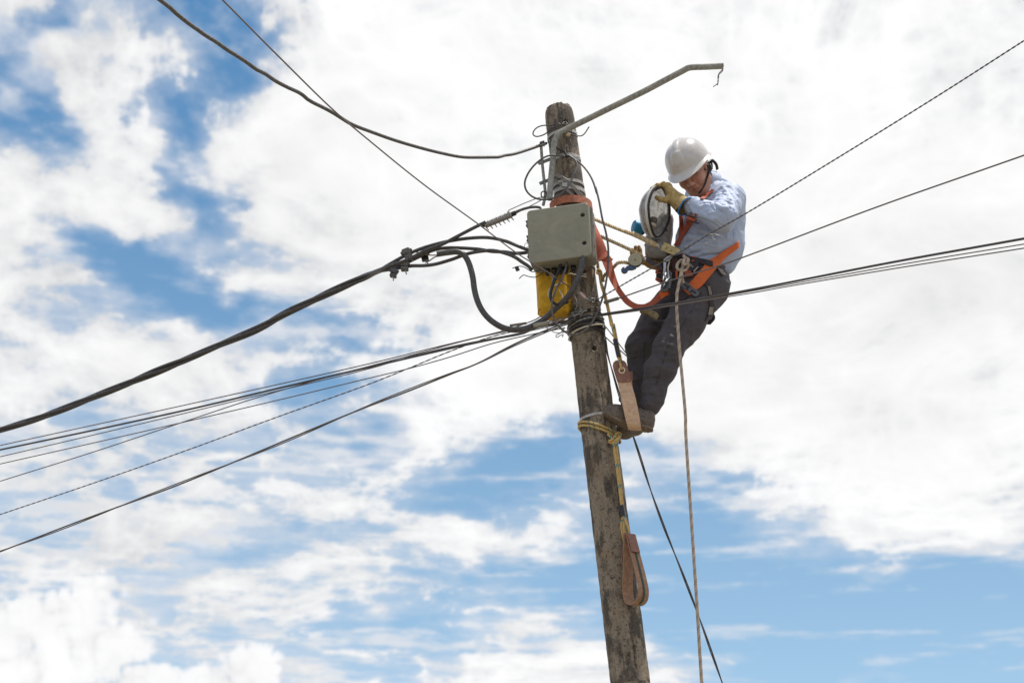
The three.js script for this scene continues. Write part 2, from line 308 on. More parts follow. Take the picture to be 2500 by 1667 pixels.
// noise that closes on itself over the unit square
const tnoise = (u, v, f, s) => { const a = u * 2 * Math.PI, b = v * 2 * Math.PI, r = f / 6.2832; return fbm(Math.cos(a) * r + 9 + s, Math.sin(a) * r + Math.cos(b) * r * 1.37 + s * 3, Math.sin(b) * r + 4, 4); };
const lin = (r, g, b) => new THREE.Color().setRGB(r, g, b);
const std = (c, rough, o = {}) => new THREE.MeshStandardMaterial({ color: c, roughness: rough, side: THREE.DoubleSide, ...o });
// grey value maps: mottling multiplies the colour of the thing
const mottle = (lo, hi, f, s, rx, ry) => tex(256, 256, (u, v) => { const n = tnoise(u, v, f, s) * 0.5 + tnoise(u, v, f * 4, s + 5) * 0.35; const c = mix(lo, hi, Math.min(1, Math.max(0, n + 0.5))); return [c, c, c]; }, true, rx, ry);
const weave = tex(64, 64, (u, v, i, j) => { const c = 0.5 + 0.5 * (((i >> 2) + (j >> 2)) % 2 ? Math.sin(u * 100.5) : Math.sin(v * 100.5)); return [c, c, c]; }, false, 60, 60);
const grain = tex(256, 256, (u, v) => { const c = 0.5 + 0.5 * tnoise(u, v, 40, 3); return [c, c, c]; }, false, 8, 8);
const MT = mottle(0.72, 1.0, 12, 1, 2.2, 2.2), MT2 = mottle(0.5, 1.0, 9, 11, 4, 4), MTL = mottle(0.62, 1.0, 14, 23, 6, 6);
const M = {
  galv: std(lin(0.47, 0.455, 0.40), 0.55, { metalness: 0.2, map: MTL }),
  steel: std(lin(0.62, 0.62, 0.60), 0.42, { metalness: 0.6, map: MTL }),
  band: std(lin(0.80, 0.76, 0.71), 0.45, { metalness: 0.2, map: MT2 }),
  alu: std(lin(0.56, 0.51, 0.475), 0.5, { metalness: 0.4, map: MTL }),
  cable: std(lin(0.115, 0.105, 0.107), 0.42, { map: MTL }),
  cableOld: std(lin(0.18, 0.165, 0.155), 0.5, { map: MTL }),
  wire: std(lin(0.15, 0.125, 0.125), 0.5),
  black: std(lin(0.022, 0.021, 0.022), 0.45),
  boxLid: std(lin(0.318, 0.298, 0.222), 0.5, { map: mottle(0.86, 1.0, 6, 31, 2.5, 2.5), bumpMap: grain, bumpScale: 0.0004 }),
  boxBody: std(lin(0.29, 0.272, 0.22), 0.55, { map: MT }),
  yellow: std(lin(0.90, 0.50, 0.02), 0.75, { map: mottle(0.74, 1.0, 9, 41, 3, 3), bumpMap: grain, bumpScale: 0.001 }),
  cord: std(lin(0.62, 0.56, 0.45), 0.8),
  orange: std(lin(0.58, 0.125, 0.06), 0.7, { map: mottle(0.78, 1, 16, 51, 8, 8), bumpMap: weave, bumpScale: 0.0006 }),
  orangeFaded: std(lin(0.66, 0.23, 0.125), 0.7, { map: mottle(0.72, 1, 9, 53, 6, 6), bumpMap: weave, bumpScale: 0.0006 }),
  orangeBright: std(lin(0.86, 0.175, 0.035), 0.65, { map: mottle(0.86, 1, 16, 51, 8, 8), bumpMap: weave, bumpScale: 0.0006 }),
  webDark: std(lin(0.05, 0.035, 0.036), 0.75, { bumpMap: weave, bumpScale: 0.0006 }),
  stitch: std(lin(0.5, 0.42, 0.36), 0.8),
  buckle: std(lin(0.11, 0.115, 0.125), 0.4, { metalness: 0.3 }),
  carab: std(lin(0.42, 0.42, 0.43), 0.32, { metalness: 0.8 }),
  carabDark: std(lin(0.12, 0.12, 0.13), 0.38, { metalness: 0.6 }),
  brass: std(lin(0.64, 0.49, 0.22), 0.38, { metalness: 0.55, map: mottle(0.5, 1, 18, 61, 10, 10) }),
  plateGrey: std(lin(0.52, 0.46, 0.31), 0.42, { metalness: 0.5, map: MTL }),
  lever: std(lin(0.035, 0.065, 0.13), 0.4),
  ropeTan: new THREE.MeshStandardMaterial({ color: 0xffffff, vertexColors: true, roughness: 0.85 }),
  leather: std(lin(0.40, 0.175, 0.115), 0.55, { map: mottle(0.6, 1, 12, 71, 8, 8), bumpMap: grain, bumpScale: 0.0008 }),
  leatherPale: std(lin(0.76, 0.50, 0.33), 0.75, { map: mottle(0.78, 1, 10, 81, 6, 6), bumpMap: grain, bumpScale: 0.0006 }),
  leatherMid: std(lin(0.50, 0.28, 0.17), 0.7, { map: mottle(0.66, 1, 10, 83, 6, 6), bumpMap: grain, bumpScale: 0.0006 }),
  stripe: std(lin(0.05, 0.085, 0.07), 0.8),
  tape: std(lin(0.018, 0.018, 0.024), 0.35),
  shirt: std(lin(0.42, 0.485, 0.645), 0.5, { bumpMap: weave, bumpScale: 0.0003 }),
  trousers: std(lin(0.090, 0.078, 0.090), 0.78, { map: mottle(0.86, 1, 9, 91, 2.5, 2.5), bumpMap: weave, bumpScale: 0.0004 }),
  skin: new THREE.MeshStandardMaterial({ color: 0xffffff, vertexColors: true, roughness: 0.52 }),
  hair: std(lin(0.025, 0.022, 0.02), 0.7),
  glove: std(lin(0.62, 0.43, 0.165), 0.8, { map: mottle(0.62, 1, 10, 101, 7, 7), bumpMap: grain, bumpScale: 0.0012 }),
  gloveOld: std(lin(0.60, 0.35, 0.12), 0.8, { map: mottle(0.55, 1, 12, 103, 8, 8), bumpMap: grain, bumpScale: 0.0012 }),
  blueTrim: std(lin(0.025, 0.20, 0.52), 0.6),
  boot: std(lin(0.25, 0.19, 0.15), 0.62, { map: mottle(0.5, 1, 22, 111, 9, 9), bumpMap: grain, bumpScale: 0.0004 }),
  sole: std(lin(0.30, 0.225, 0.165), 0.85, { map: mottle(0.55, 1, 14, 113, 8, 8) }),
  helmet: new THREE.MeshPhysicalMaterial({ color: lin(0.60, 0.565, 0.545), roughness: 0.28, clearcoat: 0.6, clearcoatRoughness: 0.12, side: THREE.DoubleSide, map: mottle(0.93, 1.0, 6, 121, 3, 3) }),
  lampBody: std(lin(0.42, 0.41, 0.405), 0.5, { metalness: 0.15, map: mottle(0.75, 1, 8, 131, 6, 6) }),
  bowl: new THREE.MeshPhysicalMaterial({ color: lin(0.95, 0.93, 0.90), roughness: 0.12, transmission: 0.78, thickness: 0, ior: 1.5, side: THREE.DoubleSide, map: mottle(0.70, 1, 14, 133, 6, 6), bumpMap: grain, bumpScale: 0.0006 }),
  rim: std(lin(0.66, 0.62, 0.57), 0.4, { metalness: 0.5 }),
  photocell: std(lin(0.012, 0.21, 0.40), 0.45),
  ceramic: std(lin(0.62, 0.55, 0.47), 0.5),
  socket: std(lin(0.13, 0.105, 0.085), 0.6),
};
// ================================================================ the setting
{
  const t = tex(512, 512, (u, v) => { const n = tnoise(u, v, 10, 2) * 0.5 + tnoise(u, v, 60, 8) * 0.4; return [0.49 + 0.10 * n, 0.46 + 0.10 * n, 0.40 + 0.09 * n]; }, true, 400, 400);
  const g = new THREE.Mesh(new THREE.PlaneGeometry(4000, 4000), std(lin(1, 1, 1), 0.95, { map: t }));
  g.rotation.x = -Math.PI / 2; g.name = 'ground'; g.receiveShadow = true; g.userData = { kind: 'structure', label: 'dry earth ground below the pole', category: 'ground' }; scene.add(g);
}

// ================================================================ the pole
const POLE_TOP = Q(1364.5, 266, 0), POLE_LOW = Q(1539, 1667, 0);
const R_TOP = 35.5 / pxm(1364, 290, 0) * 0.99, R_LOW = 49.3 / pxm(1539, 1667, 0) * 0.99;
const AX = POLE_TOP.clone().sub(POLE_LOW), POLE_H = AX.length(); AX.normalize();
const E1 = V(1, 0, 0).addScaledVector(AX, -AX.x).normalize(), E2 = E1.clone().cross(AX).normalize();   // E2 faces the camera
const poleR = (s) => R_LOW + (R_TOP - R_LOW) * s / POLE_H;   // s: metres up from the frame's lower edge
const uAxis = (v) => 1364.5 + (v - 266) * (1539 - 1364.5) / (1667 - 266);
const poleS = (v) => Q(uAxis(v), v, 0).sub(POLE_LOW).dot(AX);
const axisAt = (s) => POLE_LOW.clone().addScaledVector(AX, s);
const poleSdf = (x, y, z) => { const p = V(x, y, z).sub(POLE_LOW), s = p.dot(AX), q = p.addScaledVector(AX, -s).length() - poleR(s); return Math.max(q, s - POLE_H); };
const onPole = (u, v, off = 0.002) => { const p = trace(u, v, poleSdf, off); return p || Q(u, v, 0); };
function ringAt(s, a, extra) { const r = poleR(s) + extra; return axisAt(s).addScaledVector(E1, Math.cos(a) * r).addScaledVector(E2, Math.sin(a) * r); }
// a: 0 right, PI/2 towards the camera, PI left
function ring(v, extra, tilt = 0, n = 28, a0 = 0, a1 = Math.PI * 2, wob = 0) { const s0 = poleS(v), out = []; for (let i = 0; i <= n; i++) { const a = mix(a0, a1, i / n); out.push(ringAt(s0 + tilt * Math.cos(a) + wob * Math.sin(a * 3 + v), a, extra)); } return out; }

const pole = thing('utility_pole', 'weathered mould-stained concrete utility pole leaning left, with drilled holes', 'utility pole');
{
  // relief: drilled holes and a long crack, as real hollows
  const holes = [[1381, 296, 0.010], [1405.5, 477, 0.011], [1427, 662, 0.011], [1438.5, 755, 0.010], [1451.6, 850.4, 0.011]].map(([u, v, r]) => { const p = onPole(u, v, 0).sub(POLE_LOW), s = p.dot(AX), q = p.addScaledVector(AX, -s); return [s, Math.atan2(q.dot(E2), q.dot(E1)), r]; });
  const crackPx = [[460, 475], [468, 560], [480, 650], [500, 760], [515, 860], [530, 930], [545, 1010], [548, 1090]].map(([x, y]) => zE(x, y)).concat([[1501, 1110]], [[470, 1095], [480, 1200], [500, 1330], [515, 1450], [540, 1560]].map(([x, y]) => zF(x, y)));
  const crack = crackPx.map(([u, v]) => { const p = onPole(u, v, 0).sub(POLE_LOW), s = p.dot(AX), q = p.addScaledVector(AX, -s); return [s, Math.atan2(q.dot(E2), q.dot(E1))]; });
  const crackA = (s) => { for (let i = 0; i + 1 < crack.length; i++) if (s <= crack[i][0] && s >= crack[i + 1][0]) return mix(crack[i][1], crack[i + 1][1], (crack[i][0] - s) / (crack[i][0] - crack[i + 1][0])); return null; };
  const NA = 220, NS = 800, pos = [], uv = [], idx = [];
  for (let j = 0; j <= NS; j++) for (let i = 0; i <= NA; i++) {
    const a = i / NA * 2 * Math.PI; let s = POLE_H * j / NS, r = poleR(s);
    const cx = Math.cos(a), cz = Math.sin(a);
    r += 0.0016 * noise(cx * 2, s * 4, cz * 2) + 0.0009 * noise(cx * 9, s * 26, cz * 9) + 0.0007 * noise(cx * 22, s * 60, cz * 22);
    for (const h of holes) { let da = Math.abs(a - h[1]); da = Math.min(da, 2 * Math.PI - da); const d = Math.hypot(da * r, s - h[0]); if (d < h[2] * 1.3) r -= 0.045 * sstep(h[2] * 1.15, h[2] * 0.8, d); }
    const ca = crackA(s); if (ca !== null) { const d = Math.abs(a - ca - 0.02 * noise(1, s * 22, 3)) * r, w = 0.0035 + 0.002 * noise(7, s * 15, 2); if (d < 0.012) r -= 0.009 * sstep(w + 0.002, 0.0, d) * sstep(-0.45, 0.1, noise(5, s * 9, 9)); }
    if (j > NS - 22) { // crumbled rim
      const k = (j - (NS - 22)) / 22; r -= 0.007 * k * k * k + 0.004 * k * Math.max(0, noise(cx * 4, 3, cz * 4)); s -= k * (0.012 * Math.max(0, noise(cx * 2.1 + 2, 7, cz * 2.1)) + 0.004 * noise(cx * 6, 1, cz * 6));
    }
    const p = axisAt(s).addScaledVector(E1, cx * r).addScaledVector(E2, cz * r);
    pos.push(p.x, p.y, p.z); uv.push(i / NA, s / POLE_H);
  }
  for (let j = 0; j < NS; j++) for (let i = 0; i < NA; i++) { const a = j * (NA + 1) + i; idx.push(a, a + NA + 1, a + 1, a + 1, a + NA + 1, a + NA + 2); }
  const c0 = pos.length / 3, cp = axisAt(POLE_H - 0.012); pos.push(cp.x, cp.y, cp.z); uv.push(0.5, 1); for (let i = 0; i < NA; i++) idx.push(c0, NS * (NA + 1) + i + 1, NS * (NA + 1) + i);
  const g = new THREE.BufferGeometry(); g.setAttribute('position', new THREE.Float32BufferAttribute(pos, 3)); g.setAttribute('uv', new THREE.Float32BufferAttribute(uv, 2)); g.setIndex(idx); g.computeVertexNormals();
  // below the frame, down into the ground
  const low = V(0, 0, 0), s1 = -(POLE_LOW.y + 0.4) / AX.y; const a = axisAt(s1);
  const g2 = lathe([[poleR(s1), 0], [R_LOW - 0.0005, -s1]], 48, axisM(a, AX));
  const bumpT = tex(512, 1024, (u, v) => { const n = 0.5 + 0.5 * fbm(Math.cos(u * 6.283) * 7, v * 230, Math.sin(u * 6.283) * 7, 4); return [n, n, n]; }, false);
  const colT = tex(1024, 2048, (u, v) => {
    const a = u * 6.283, cx = Math.cos(a), cz = Math.sin(a), s = v * POLE_H;
    const big = fbm(cx * 0.55 + 3, s * 3.2, cz * 0.55, 4), streak = fbm(cx * 1.7 + big, s * 11 + big, cz * 1.7, 5), fine = fbm(cx * 5.5, s * 60, cz * 5.5, 4), run = fbm(cx * 6.5, s * 2.6, cz * 6.5, 4), spk = noise(cx * 30, s * 300, cz * 30), spk2 = noise(cx * 14, s * 150, cz * 14);
    let r = 0.575, g = 0.52, b = 0.455;                                                    // bare cement, sRGB
    const br = 0.14 * big + 0.09 * streak + 0.06 * fine + 0.03 * spk2; r += br; g += br; b += br;
    const mould = sstep(-0.22, 0.42, streak * 0.95 + fine * 0.38 + big * 1.0 + run * 0.34) * 0.70; // black growth with a ragged edge
    r = mix(r, 0.19, mould); g = mix(g, 0.17, mould); b = mix(b, 0.155, mould);
    const rust = sstep(0.22, 0.6, fbm(cx * 1.2 + 20, s * 7, cz * 1.2, 4)); r = mix(r, 0.50, rust * 0.25); g = mix(g, 0.40, rust * 0.25); b = mix(b, 0.30, rust * 0.25);
    const pale = sstep(0.35, 0.8, spk) * sstep(-0.2, 0.3, fine); r = mix(r, 0.74, pale * 0.45); g = mix(g, 0.70, pale * 0.45); b = mix(b, 0.62, pale * 0.45);
    const pit = sstep(0.5, 0.8, -spk2) * 0.3; r *= 1 - pit; g *= 1 - pit; b *= 1 - pit;
    return [r, g, b];
  }, true);
  const m = std(lin(1, 1, 1), 0.93, { map: colT, bumpMap: bumpT, bumpScale: 0.0025 });
  part(pole, 'shaft', g, m); part(pole, 'foot', g2, m);
  const bandGeo = (v, w, tilt, extra = 0.003, a0 = 0, a1 = Math.PI * 2) => { const s = ring(v, extra, tilt, 44, a0, a1); return ribbon(s.map((p) => p.clone().addScaledVector(AX, -w / 2)), s.map((p) => p.clone().addScaledVector(AX, w / 2)), 0.0016, { n: 88 }); };
  part(pole, 'steel_band', bandGeo(336, 0.017, 0.004), M.band);
  part(pole, 'steel_band', bandGeo(396, 0.021, 0.002), M.band); part(pole, 'steel_band', bandGeo(457, 0.018, -0.006), M.band); part(pole, 'steel_band', bandGeo(474, 0.022, -0.008, 0.004), M.band);
  part(pole, 'steel_band', bandGeo(659, 0.020, 0.0), M.band); part(pole, 'cable_tie', bandGeo(1022, 0.013, 0.004, 0.003), M.band);
  for (const [u, v] of [zA(1090, 975), zA(935, 1310)]) part(pole, 'band_buckle', rbox(0.028, 0.024, 0.007, 0.002, lookBasis(onPole(u, v, 0.007), E2)), M.band);
}

// ================================================================ lamp arm
{
  const t = thing('street_light_arm', 'bare galvanised street light arm rising right from the pole top', 'lamp arm');
  const R = 7.4 / pxm(1400, 300, 0.1);
  const za = (u) => 0.13 + Math.max(0, u - 1376) * 0.265 / 390;
  const pts = at(zA, [[742, 1500, 0.115], [748, 1380, 0.115], [765, 1180, 0.112], [785, 980, 0.114], [798, 810, 0.120], [818, 725, 0.124], [862, 660, 0.128]])
    .concat(along(zA, [[930, 618], [1100, 535], [1500, 338]], za), along(zN, [[300, 782], [700, 570], [1000, 412], [1100, 360], [1185, 345], [1400, 337], [1772, 320]], za));
  const F = frames(pts, 260);
  const outer = sweep(F, R, 20); outer.setIndex([...outer.index.array].slice(0, 260 * 20 * 6));
  const Fe = { ...F, P: F.P.slice(215), T: F.T.slice(215), N: F.N.slice(215), B: F.B.slice(215), n: 45 };
  const inner = sweep(Fe, R * 0.84, 20); inner.setIndex([...inner.index.array].slice(0, 45 * 20 * 6));
  const e = F.P[260], lip = new THREE.RingGeometry(R * 0.84, R, 24); lip.applyMatrix4(lookBasis(e, F.T[260]));
  part(t, 'pipe', merge(outer, inner, lip), M.galv);
  const z = 0.395;
  part(t, 'loose_wire', merge(tube(at(zN, [[1775, 350, z], [1762, 385, z], [1720, 430, z], [1690, 470, z + 0.005], [1670, 540, z], [1680, 600, z], [1665, 660, z], [1620, 690, z], [1583, 720, z]]), 0.0024, { sides: 6 }), tube(at(zN, [[1770, 345, z], [1770, 390, z + 0.01], [1745, 440, z + 0.01], [1695, 475, z], [1685, 545, z + 0.006], [1670, 600, z + 0.006], [1675, 640, z + 0.003], [1660, 690, z]]), 0.0024, { sides: 6 })), M.wire);
}

// ================================================================ rack and end clamp on the pole's left side
{
  const t = thing('cable_rack', 'grey steel rack rod on two brackets on the pole\'s upper left side', 'cable rack');
  part(t, 'rod', tube(at(zA, [[632, 800, 0.05], [650, 1060, 0.05], [672, 1270, 0.05], [686, 1440, 0.05], [660, 1575, 0.05]]), 0.0080, { sides: 10 }), M.galv);
  for (const [x0, y0, x1, y1] of [[598, 1042, 740, 988], [615, 1298, 740, 1246]]) { const [a, b] = at(zA, [[x0, y0, 0.065], [x1 + 40, y1 - 15, 0.02]]); part(t, 'bracket', rod(a, b, 0.0035, 6), M.galv); const d = b.clone().sub(a), c = a.clone().lerp(b, 0.5); part(t, 'bracket_plate', extr(roundRect(d.length(), 0.016, 0.004), 0.003, 0.0008, basis(c, d, AX.clone().cross(d).cross(d).negate(), V(0, 0, 1).addScaledVector(d.clone().normalize(), -d.clone().normalize().z))), M.galv); }
  const c = thing('cable_clamp', 'U-shaped metal clamp ending the thick cable beside the pole top', 'clamp');
  const [p0, p1, p2] = at(zA, [[585, 800, 0.06], [725, 755, 0.05], [655, 790, 0.058]]), d = p1.clone().sub(p0).normalize(), n = V(0, 0, 1), y = n.clone().cross(d);
  for (const s of [-1, 1]) part(c, 'cheek', rbox(0.029, 0.005, 0.022, 0.0018, basis(p2.clone().addScaledVector(y, 0.0085 * s + 0.002), d, y, n)), M.alu);
  part(c, 'bow', tube([p1.clone().addScaledVector(y, 0.010), p1.clone().addScaledVector(d, 0.009), p1.clone().addScaledVector(y, -0.006)], 0.0035), M.alu);
  part(c, 'bolt', rod(p2.clone().addScaledVector(y, -0.018), p2.clone().addScaledVector(y, 0.018), 0.004, 6), M.steel);
  part(c, 'jaw', rbox(0.024, 0.009, 0.012, 0.002, basis(p2.clone().addScaledVector(d, -0.008).addScaledVector(y, -0.004), d, y, n)), M.galv);
}

// ================================================================ overhead cables and wires
const CAT = 'cable';
function wire(name, label, pts, r, mat = M.wire, o = {}) { return solo(name, label, o.cat || 'wire', tube(pts, r, { step: o.step || 0.03, sides: o.sides || 8 }), mat, o.group); }
function pair(name, label, pts, r, mat, pitch, o = {}) { return solo(name, label, o.cat || 'wire', rope(pts, r, { pitch, strands: 2, colors: [[0.15, 0.125, 0.125], [0.10, 0.085, 0.088]] }), M.ropeTan, o.group); }
const ext = (pts, k = 6, drop = 0) => { const a = pts[0], d = a.clone().sub(pts[1]).normalize(); const e = a.clone().addScaledVector(d, k); e.y += drop; return [e, ...pts]; };   // runs on past the frame

wire('overhead_cable', 'thick wavy cable sagging from the upper left to the U clamp', ext(along(zH, [[1020, 0], [1075, 42], [1130, 92], [1190, 140], [1250, 183], [1320, 232], [1380, 268], [1440, 312], [1500, 350], [1570, 395], [1630, 440], [1690, 470], [1750, 512], [1830, 555], [1920, 598], [1960, 632], [2000, 656], [2060, 685], [2130, 723], [2180, 755], [2230, 786], [2290, 812], [2352, 835]], ramp(390, 2.2, 1319, 0.055))
  .concat(along(zS, [[960, 341], [1020, 359], [1075, 373], [1127, 383], [1170, 384]], ramp(390, 2.2, 1319, 0.055)), along(zA, [[0, 960], [90, 958], [160, 938], [270, 922], [350, 900], [450, 868], [560, 830], [640, 800], [700, 782]], ramp(390, 2.2, 1319, 0.055)))), 0.0082, M.cableOld, { cat: CAT });
wire('drop_wire', 'thin lone wire slanting from the upper left past the finned clamp to the pole', ext(along(zS, [[543, 0], [680, 138], [815, 270], [900, 342], [1034, 450], [1174.5, 552], [1248, 608]], ramp(543, 2.6, 1410, 0.34)).concat(along(zB, [[420, 770], [600, 880], [700, 950], [822, 1030]], ramp(543, 2.6, 1410, 0.13)))), 0.0030, M.wire);
{ // main bundle: four insulated cables wound together, each running on to its own end
  const t = thing('twisted_power_cable', 'heavy bundle of four twisted black cables rising from the left edge to the connectors', 'cable');
  const mid = ext(along(zI, [[0, 652], [300, 556], [600, 440], [900, 320], [1200, 195], [1420, 100], [1650, 2]], ramp(0, -1.2, 1290, 0.16)), 8).concat(along(zS, [[700, 764], [790, 722], [870, 685], [915, 665]], ramp(0, -1.2, 1290, 0.16)));
  const c = curveOf(mid), len = c.getLength(), n = 150;
  const ends = [
    [[0, 778], [130, 705], [280, 636], [430, 588], [580, 553], [770, 526], [950, 521], [1100, 550], [1220, 596], [1310, 632], [1345, 640]],
    [[0, 792], [120, 760], [240, 705], [400, 628], [480, 606], [560, 598], [700, 600], [860, 612], [980, 632], [1120, 638], [1200, 650], [1300, 645], [1345, 635]],
    [[0, 815], [120, 795], [210, 780], [320, 778], [430, 766], [600, 718], [750, 664], [900, 637], [1000, 634], [1130, 665], [1210, 700], [1270, 742], [1335, 785], [1366, 818]],
    [[0, 805], [180, 740], [350, 655], [500, 600], [650, 522], [800, 444], [925, 383]]];
  ends.forEach((e, k) => {
    const pts = [];
    for (let i = 0; i < n; i++) { const q = i / n, p = c.getPointAt(q), T = c.getTangentAt(q), N = V(0, 1, 0).addScaledVector(T, -T.y).normalize(), B = T.clone().cross(N), a = q * len / 0.62 * Math.PI + k * Math.PI / 2; const w = 0.0125 + 0.003 * noise(q * 30, k, 1); pts.push(p.addScaledVector(N, Math.cos(a) * w).addScaledVector(B, Math.sin(a) * w)); }
    const own = along(zG, e, ramp(915, 0.0, 1290, 0.16)).map((p, i) => p.add(V(0, 0, [0.014, -0.012, 0.0, 0.028][k])));
    part(t, 'strand', tube(pts.concat(own), k === 3 ? 0.0094 : 0.0092, { step: 0.02, sides: 10 }), M.cable);
  });
}
const fatZ = (u) => u < 1330 ? 0.13 : mix(0.13, 0.27, sstep(1330, 1420, u));
wire('thick_cable', 'fat black cable bending in an S below the connectors and up into the box', along(zG, [[455, 668], [560, 652], [655, 646], [712, 672], [752, 730], [784, 820], [802, 900], [815, 1000], [840, 1100], [880, 1190], [935, 1265], [1005, 1325], [1100, 1375], [1200, 1392], [1310, 1378], [1400, 1340], [1490, 1285]], fatZ).concat(along(zB, [[600, 1200], [690, 1120], [760, 1035], [808, 945], [845, 845], [868, 750], [878, 690]], fatZ)), (t) => 0.0152, M.cable, { cat: CAT, step: 0.012, sides: 14 });
wire('jumper_wire', 'short thin brown wire bridging two connectors at the fat cable\'s end', at(zG, [[205, 655, 0.02], [260, 648, 0.03], [330, 668, 0.04], [400, 678, 0.05], [470, 676, 0.065]]), 0.0034, std(lin(0.24, 0.17, 0.08), 0.6), { step: 0.01 });
wire('jumper_wire', 'short thin dark wire curving under the fat cable\'s open end', at(zG, [[345, 750, 0.03], [390, 728, 0.03], [420, 705, 0.045], [470, 682, 0.065]]), 0.0034, M.wire, { step: 0.01 });

// connectors: block, groove and hanging bolt
[[172, 668, 0.42, 'upper left cable connector with square grey block and bolt', 1.0, M.cableOld, 0.05], [338, 690, 0.2, 'darkest cable connector, under the short brown bridging wire', 0.9, M.black, 0.02], [145, 782, 0.05, 'cable connector with pale bolt pointing straight down', 0.95, M.cableOld, 0.05], [42, 850, -0.2, 'lowest and leftmost cable connector on the twisted bundle', 0.85, M.cable, 0.05]].forEach(([x, y, rot, label, k, m, z]) => {
  const t = thing('cable_connector', label, 'connector', 'connectors on the twisted cable');
  const [o] = at(zG, [[x, y, z - 0.01]]), ex = V(Math.cos(rot), Math.sin(rot), 0), ey = V(-Math.sin(rot), Math.cos(rot), 0), ez = V(0, 0, 1), P = (a, b, c) => o.clone().addScaledVector(ex, a * k).addScaledVector(ey, b * k).addScaledVector(ez, c * k);
  part(t, 'upper_block', rbox(0.046 * k, 0.034 * k, 0.042 * k, 0.006, basis(P(0, 0.012, 0), ex, ey, ez)), m);
  part(t, 'lower_block', rbox(0.042 * k, 0.020 * k, 0.038 * k, 0.004, basis(P(0.001, -0.017, 0), ex, ey, ez)), m);
  part(t, 'bolt', rod(P(0.004, -0.024, 0.006), P(0.011, -0.052, 0.006), 0.0035 * k, 8), M.galv);
  part(t, 'nut', rod(P(0.0045, -0.026, 0.006), P(0.006, -0.033, 0.006), 0.0065 * k, 6), M.galv);
  for (const s of [-1, 1]) part(t, 'end_cap', rod(P(0.02 * s, 0.010, 0.012), P(0.031 * s, 0.010, 0.012), 0.009 * k, 10), m);
});

// finned dead-end clamp
{
  const t = thing('dead_end_clamp', 'silver finned clamp gripping a cable left of the grey box', 'clamp');
  const [a, b] = at(zG, [[915, 392, 0.09], [1172, 288, 0.12]]), d = b.clone().sub(a), l = d.length(); d.normalize();
  const up = V(0, 1, 0).addScaledVector(d, -d.y).normalize(), side = d.clone().cross(up);
  part(t, 'sleeve', rod(a, b, 0.0165, 18, 0.1), M.alu);
  for (let i = 0; i < 7; i++) { const p = a.clone().addScaledVector(d, l * (0.03 + i * 0.155)), r = i === 6 ? 0.025 : 0.0225; part(t, 'fin', lathe([[0.014, -0.0022], [r, -0.0018], [r, 0.0018], [0.014, 0.0022]], 18, axisM(p, d)), M.steel); const q = p.clone().addScaledVector(up, -0.018); part(t, 'fin_tail', rod(q, q.clone().addScaledVector(up, -0.018).addScaledVector(d, 0.006), 0.003, 6), M.steel); }
  part(t, 'saddle', rbox(0.014, 0.022, 0.024, 0.003, basis(b.clone().addScaledVector(d, -0.012).addScaledVector(up, 0.006), d, up, side)), M.steel);
  part(t, 'bolt_head', rod(b.clone().addScaledVector(d, -0.012).addScaledVector(up, 0.016), b.clone().addScaledVector(d, -0.012).addScaledVector(up, 0.024), 0.006, 6), M.galv);
  part(t, 'end_boot', rod(b, b.clone().addScaledVector(d, 0.024), 0.0125, 12), M.black);
  part(t, 'entry_boot', rod(a.clone().addScaledVector(d, -0.016), a, 0.0085, 12), M.black);
}
wire('cable_tail', 'short grey cable leaving the finned clamp and hooking over the box corner', at(zG, [[1195, 272, 0.125], [1260, 245, 0.14], [1340, 222, 0.15], [1410, 217, 0.15], [1445, 224, 0.15], [1455, 245, 0.15]]), 0.0072, M.cableOld, { cat: CAT, step: 0.008 });
wire('stay_wire', 'upper of two thin stay wires from the finned clamp to the rack', at(zG, [[1140, 250, 0.12], [1300, 178, 0.09], [1420, 132, 0.07], [1470, 118, 0.055]]), 0.0024, M.wire);
wire('stay_wire', 'lower of two thin stay wires from the finned clamp to the rack', at(zG, [[1180, 298, 0.125], [1300, 232, 0.10], [1400, 182, 0.08], [1475, 138, 0.055]]), 0.0024, M.wire);
wire('rack_loop', 'small bent wire loop at the lower end of the rack rod', at(zA, [[645, 1480, 0.055], [634, 1420, 0.062], [660, 1396, 0.07], [708, 1412, 0.06], [722, 1440, 0.05], [690, 1465, 0.06], [640, 1475, 0.06]]), 0.0036, M.cableOld, { step: 0.006 });

// lower left fan
const zl = ramp(0, -1.6, 1400, 0.10);
const lf = 'wires fanning to the lower left';
wire('service_wire', 'topmost thin wire of the lower left fan, ending in a pale sleeve', ext(along(zI, [[0, 750], [1200, 488], [2352, 230]], zl)).concat(along(zG, [[420, 1565], [1080, 1405], [1190, 1372], [1310, 1330], [1420, 1284]], zl), along(zB, [[500, 1240], [590, 1180], [690, 1110]], zl)), 0.0032, M.wire, { group: lf });
wire('service_cable', 'thickest dark wire in the upper part of the lower left fan', ext(along(zI, [[0, 778], [600, 652], [1250, 510], [1800, 380], [2352, 252]], zl)).concat(along(zG, [[600, 1566], [1000, 1480], [1300, 1420]], zl), along(zB, [[400, 1380], [720, 1312], [800, 1290]], zl)), 0.0058, M.cable, { cat: CAT, group: lf });
wire('service_wire', 'thin wire hugging the thickest one of the lower left fan, splitting off downward', ext(along(zI, [[0, 822], [500, 706], [1200, 540], [1560, 452], [2352, 262]], zl)).concat(along(zS, [[1010, 868], [1120, 842], [1260, 815], [1360, 793]], zl)), 0.003, M.wire, { group: lf });
wire('service_wire', 'thin wire in the middle of the lower left fan, crossing a steeper one', ext(along(zI, [[0, 868], [600, 733], [1200, 595], [1800, 455], [2352, 322]], zl)).concat(along(zS, [[1000, 899], [1100, 871], [1200, 839], [1290, 818], [1380, 800]], zl)), 0.0031, M.wire, { group: lf });
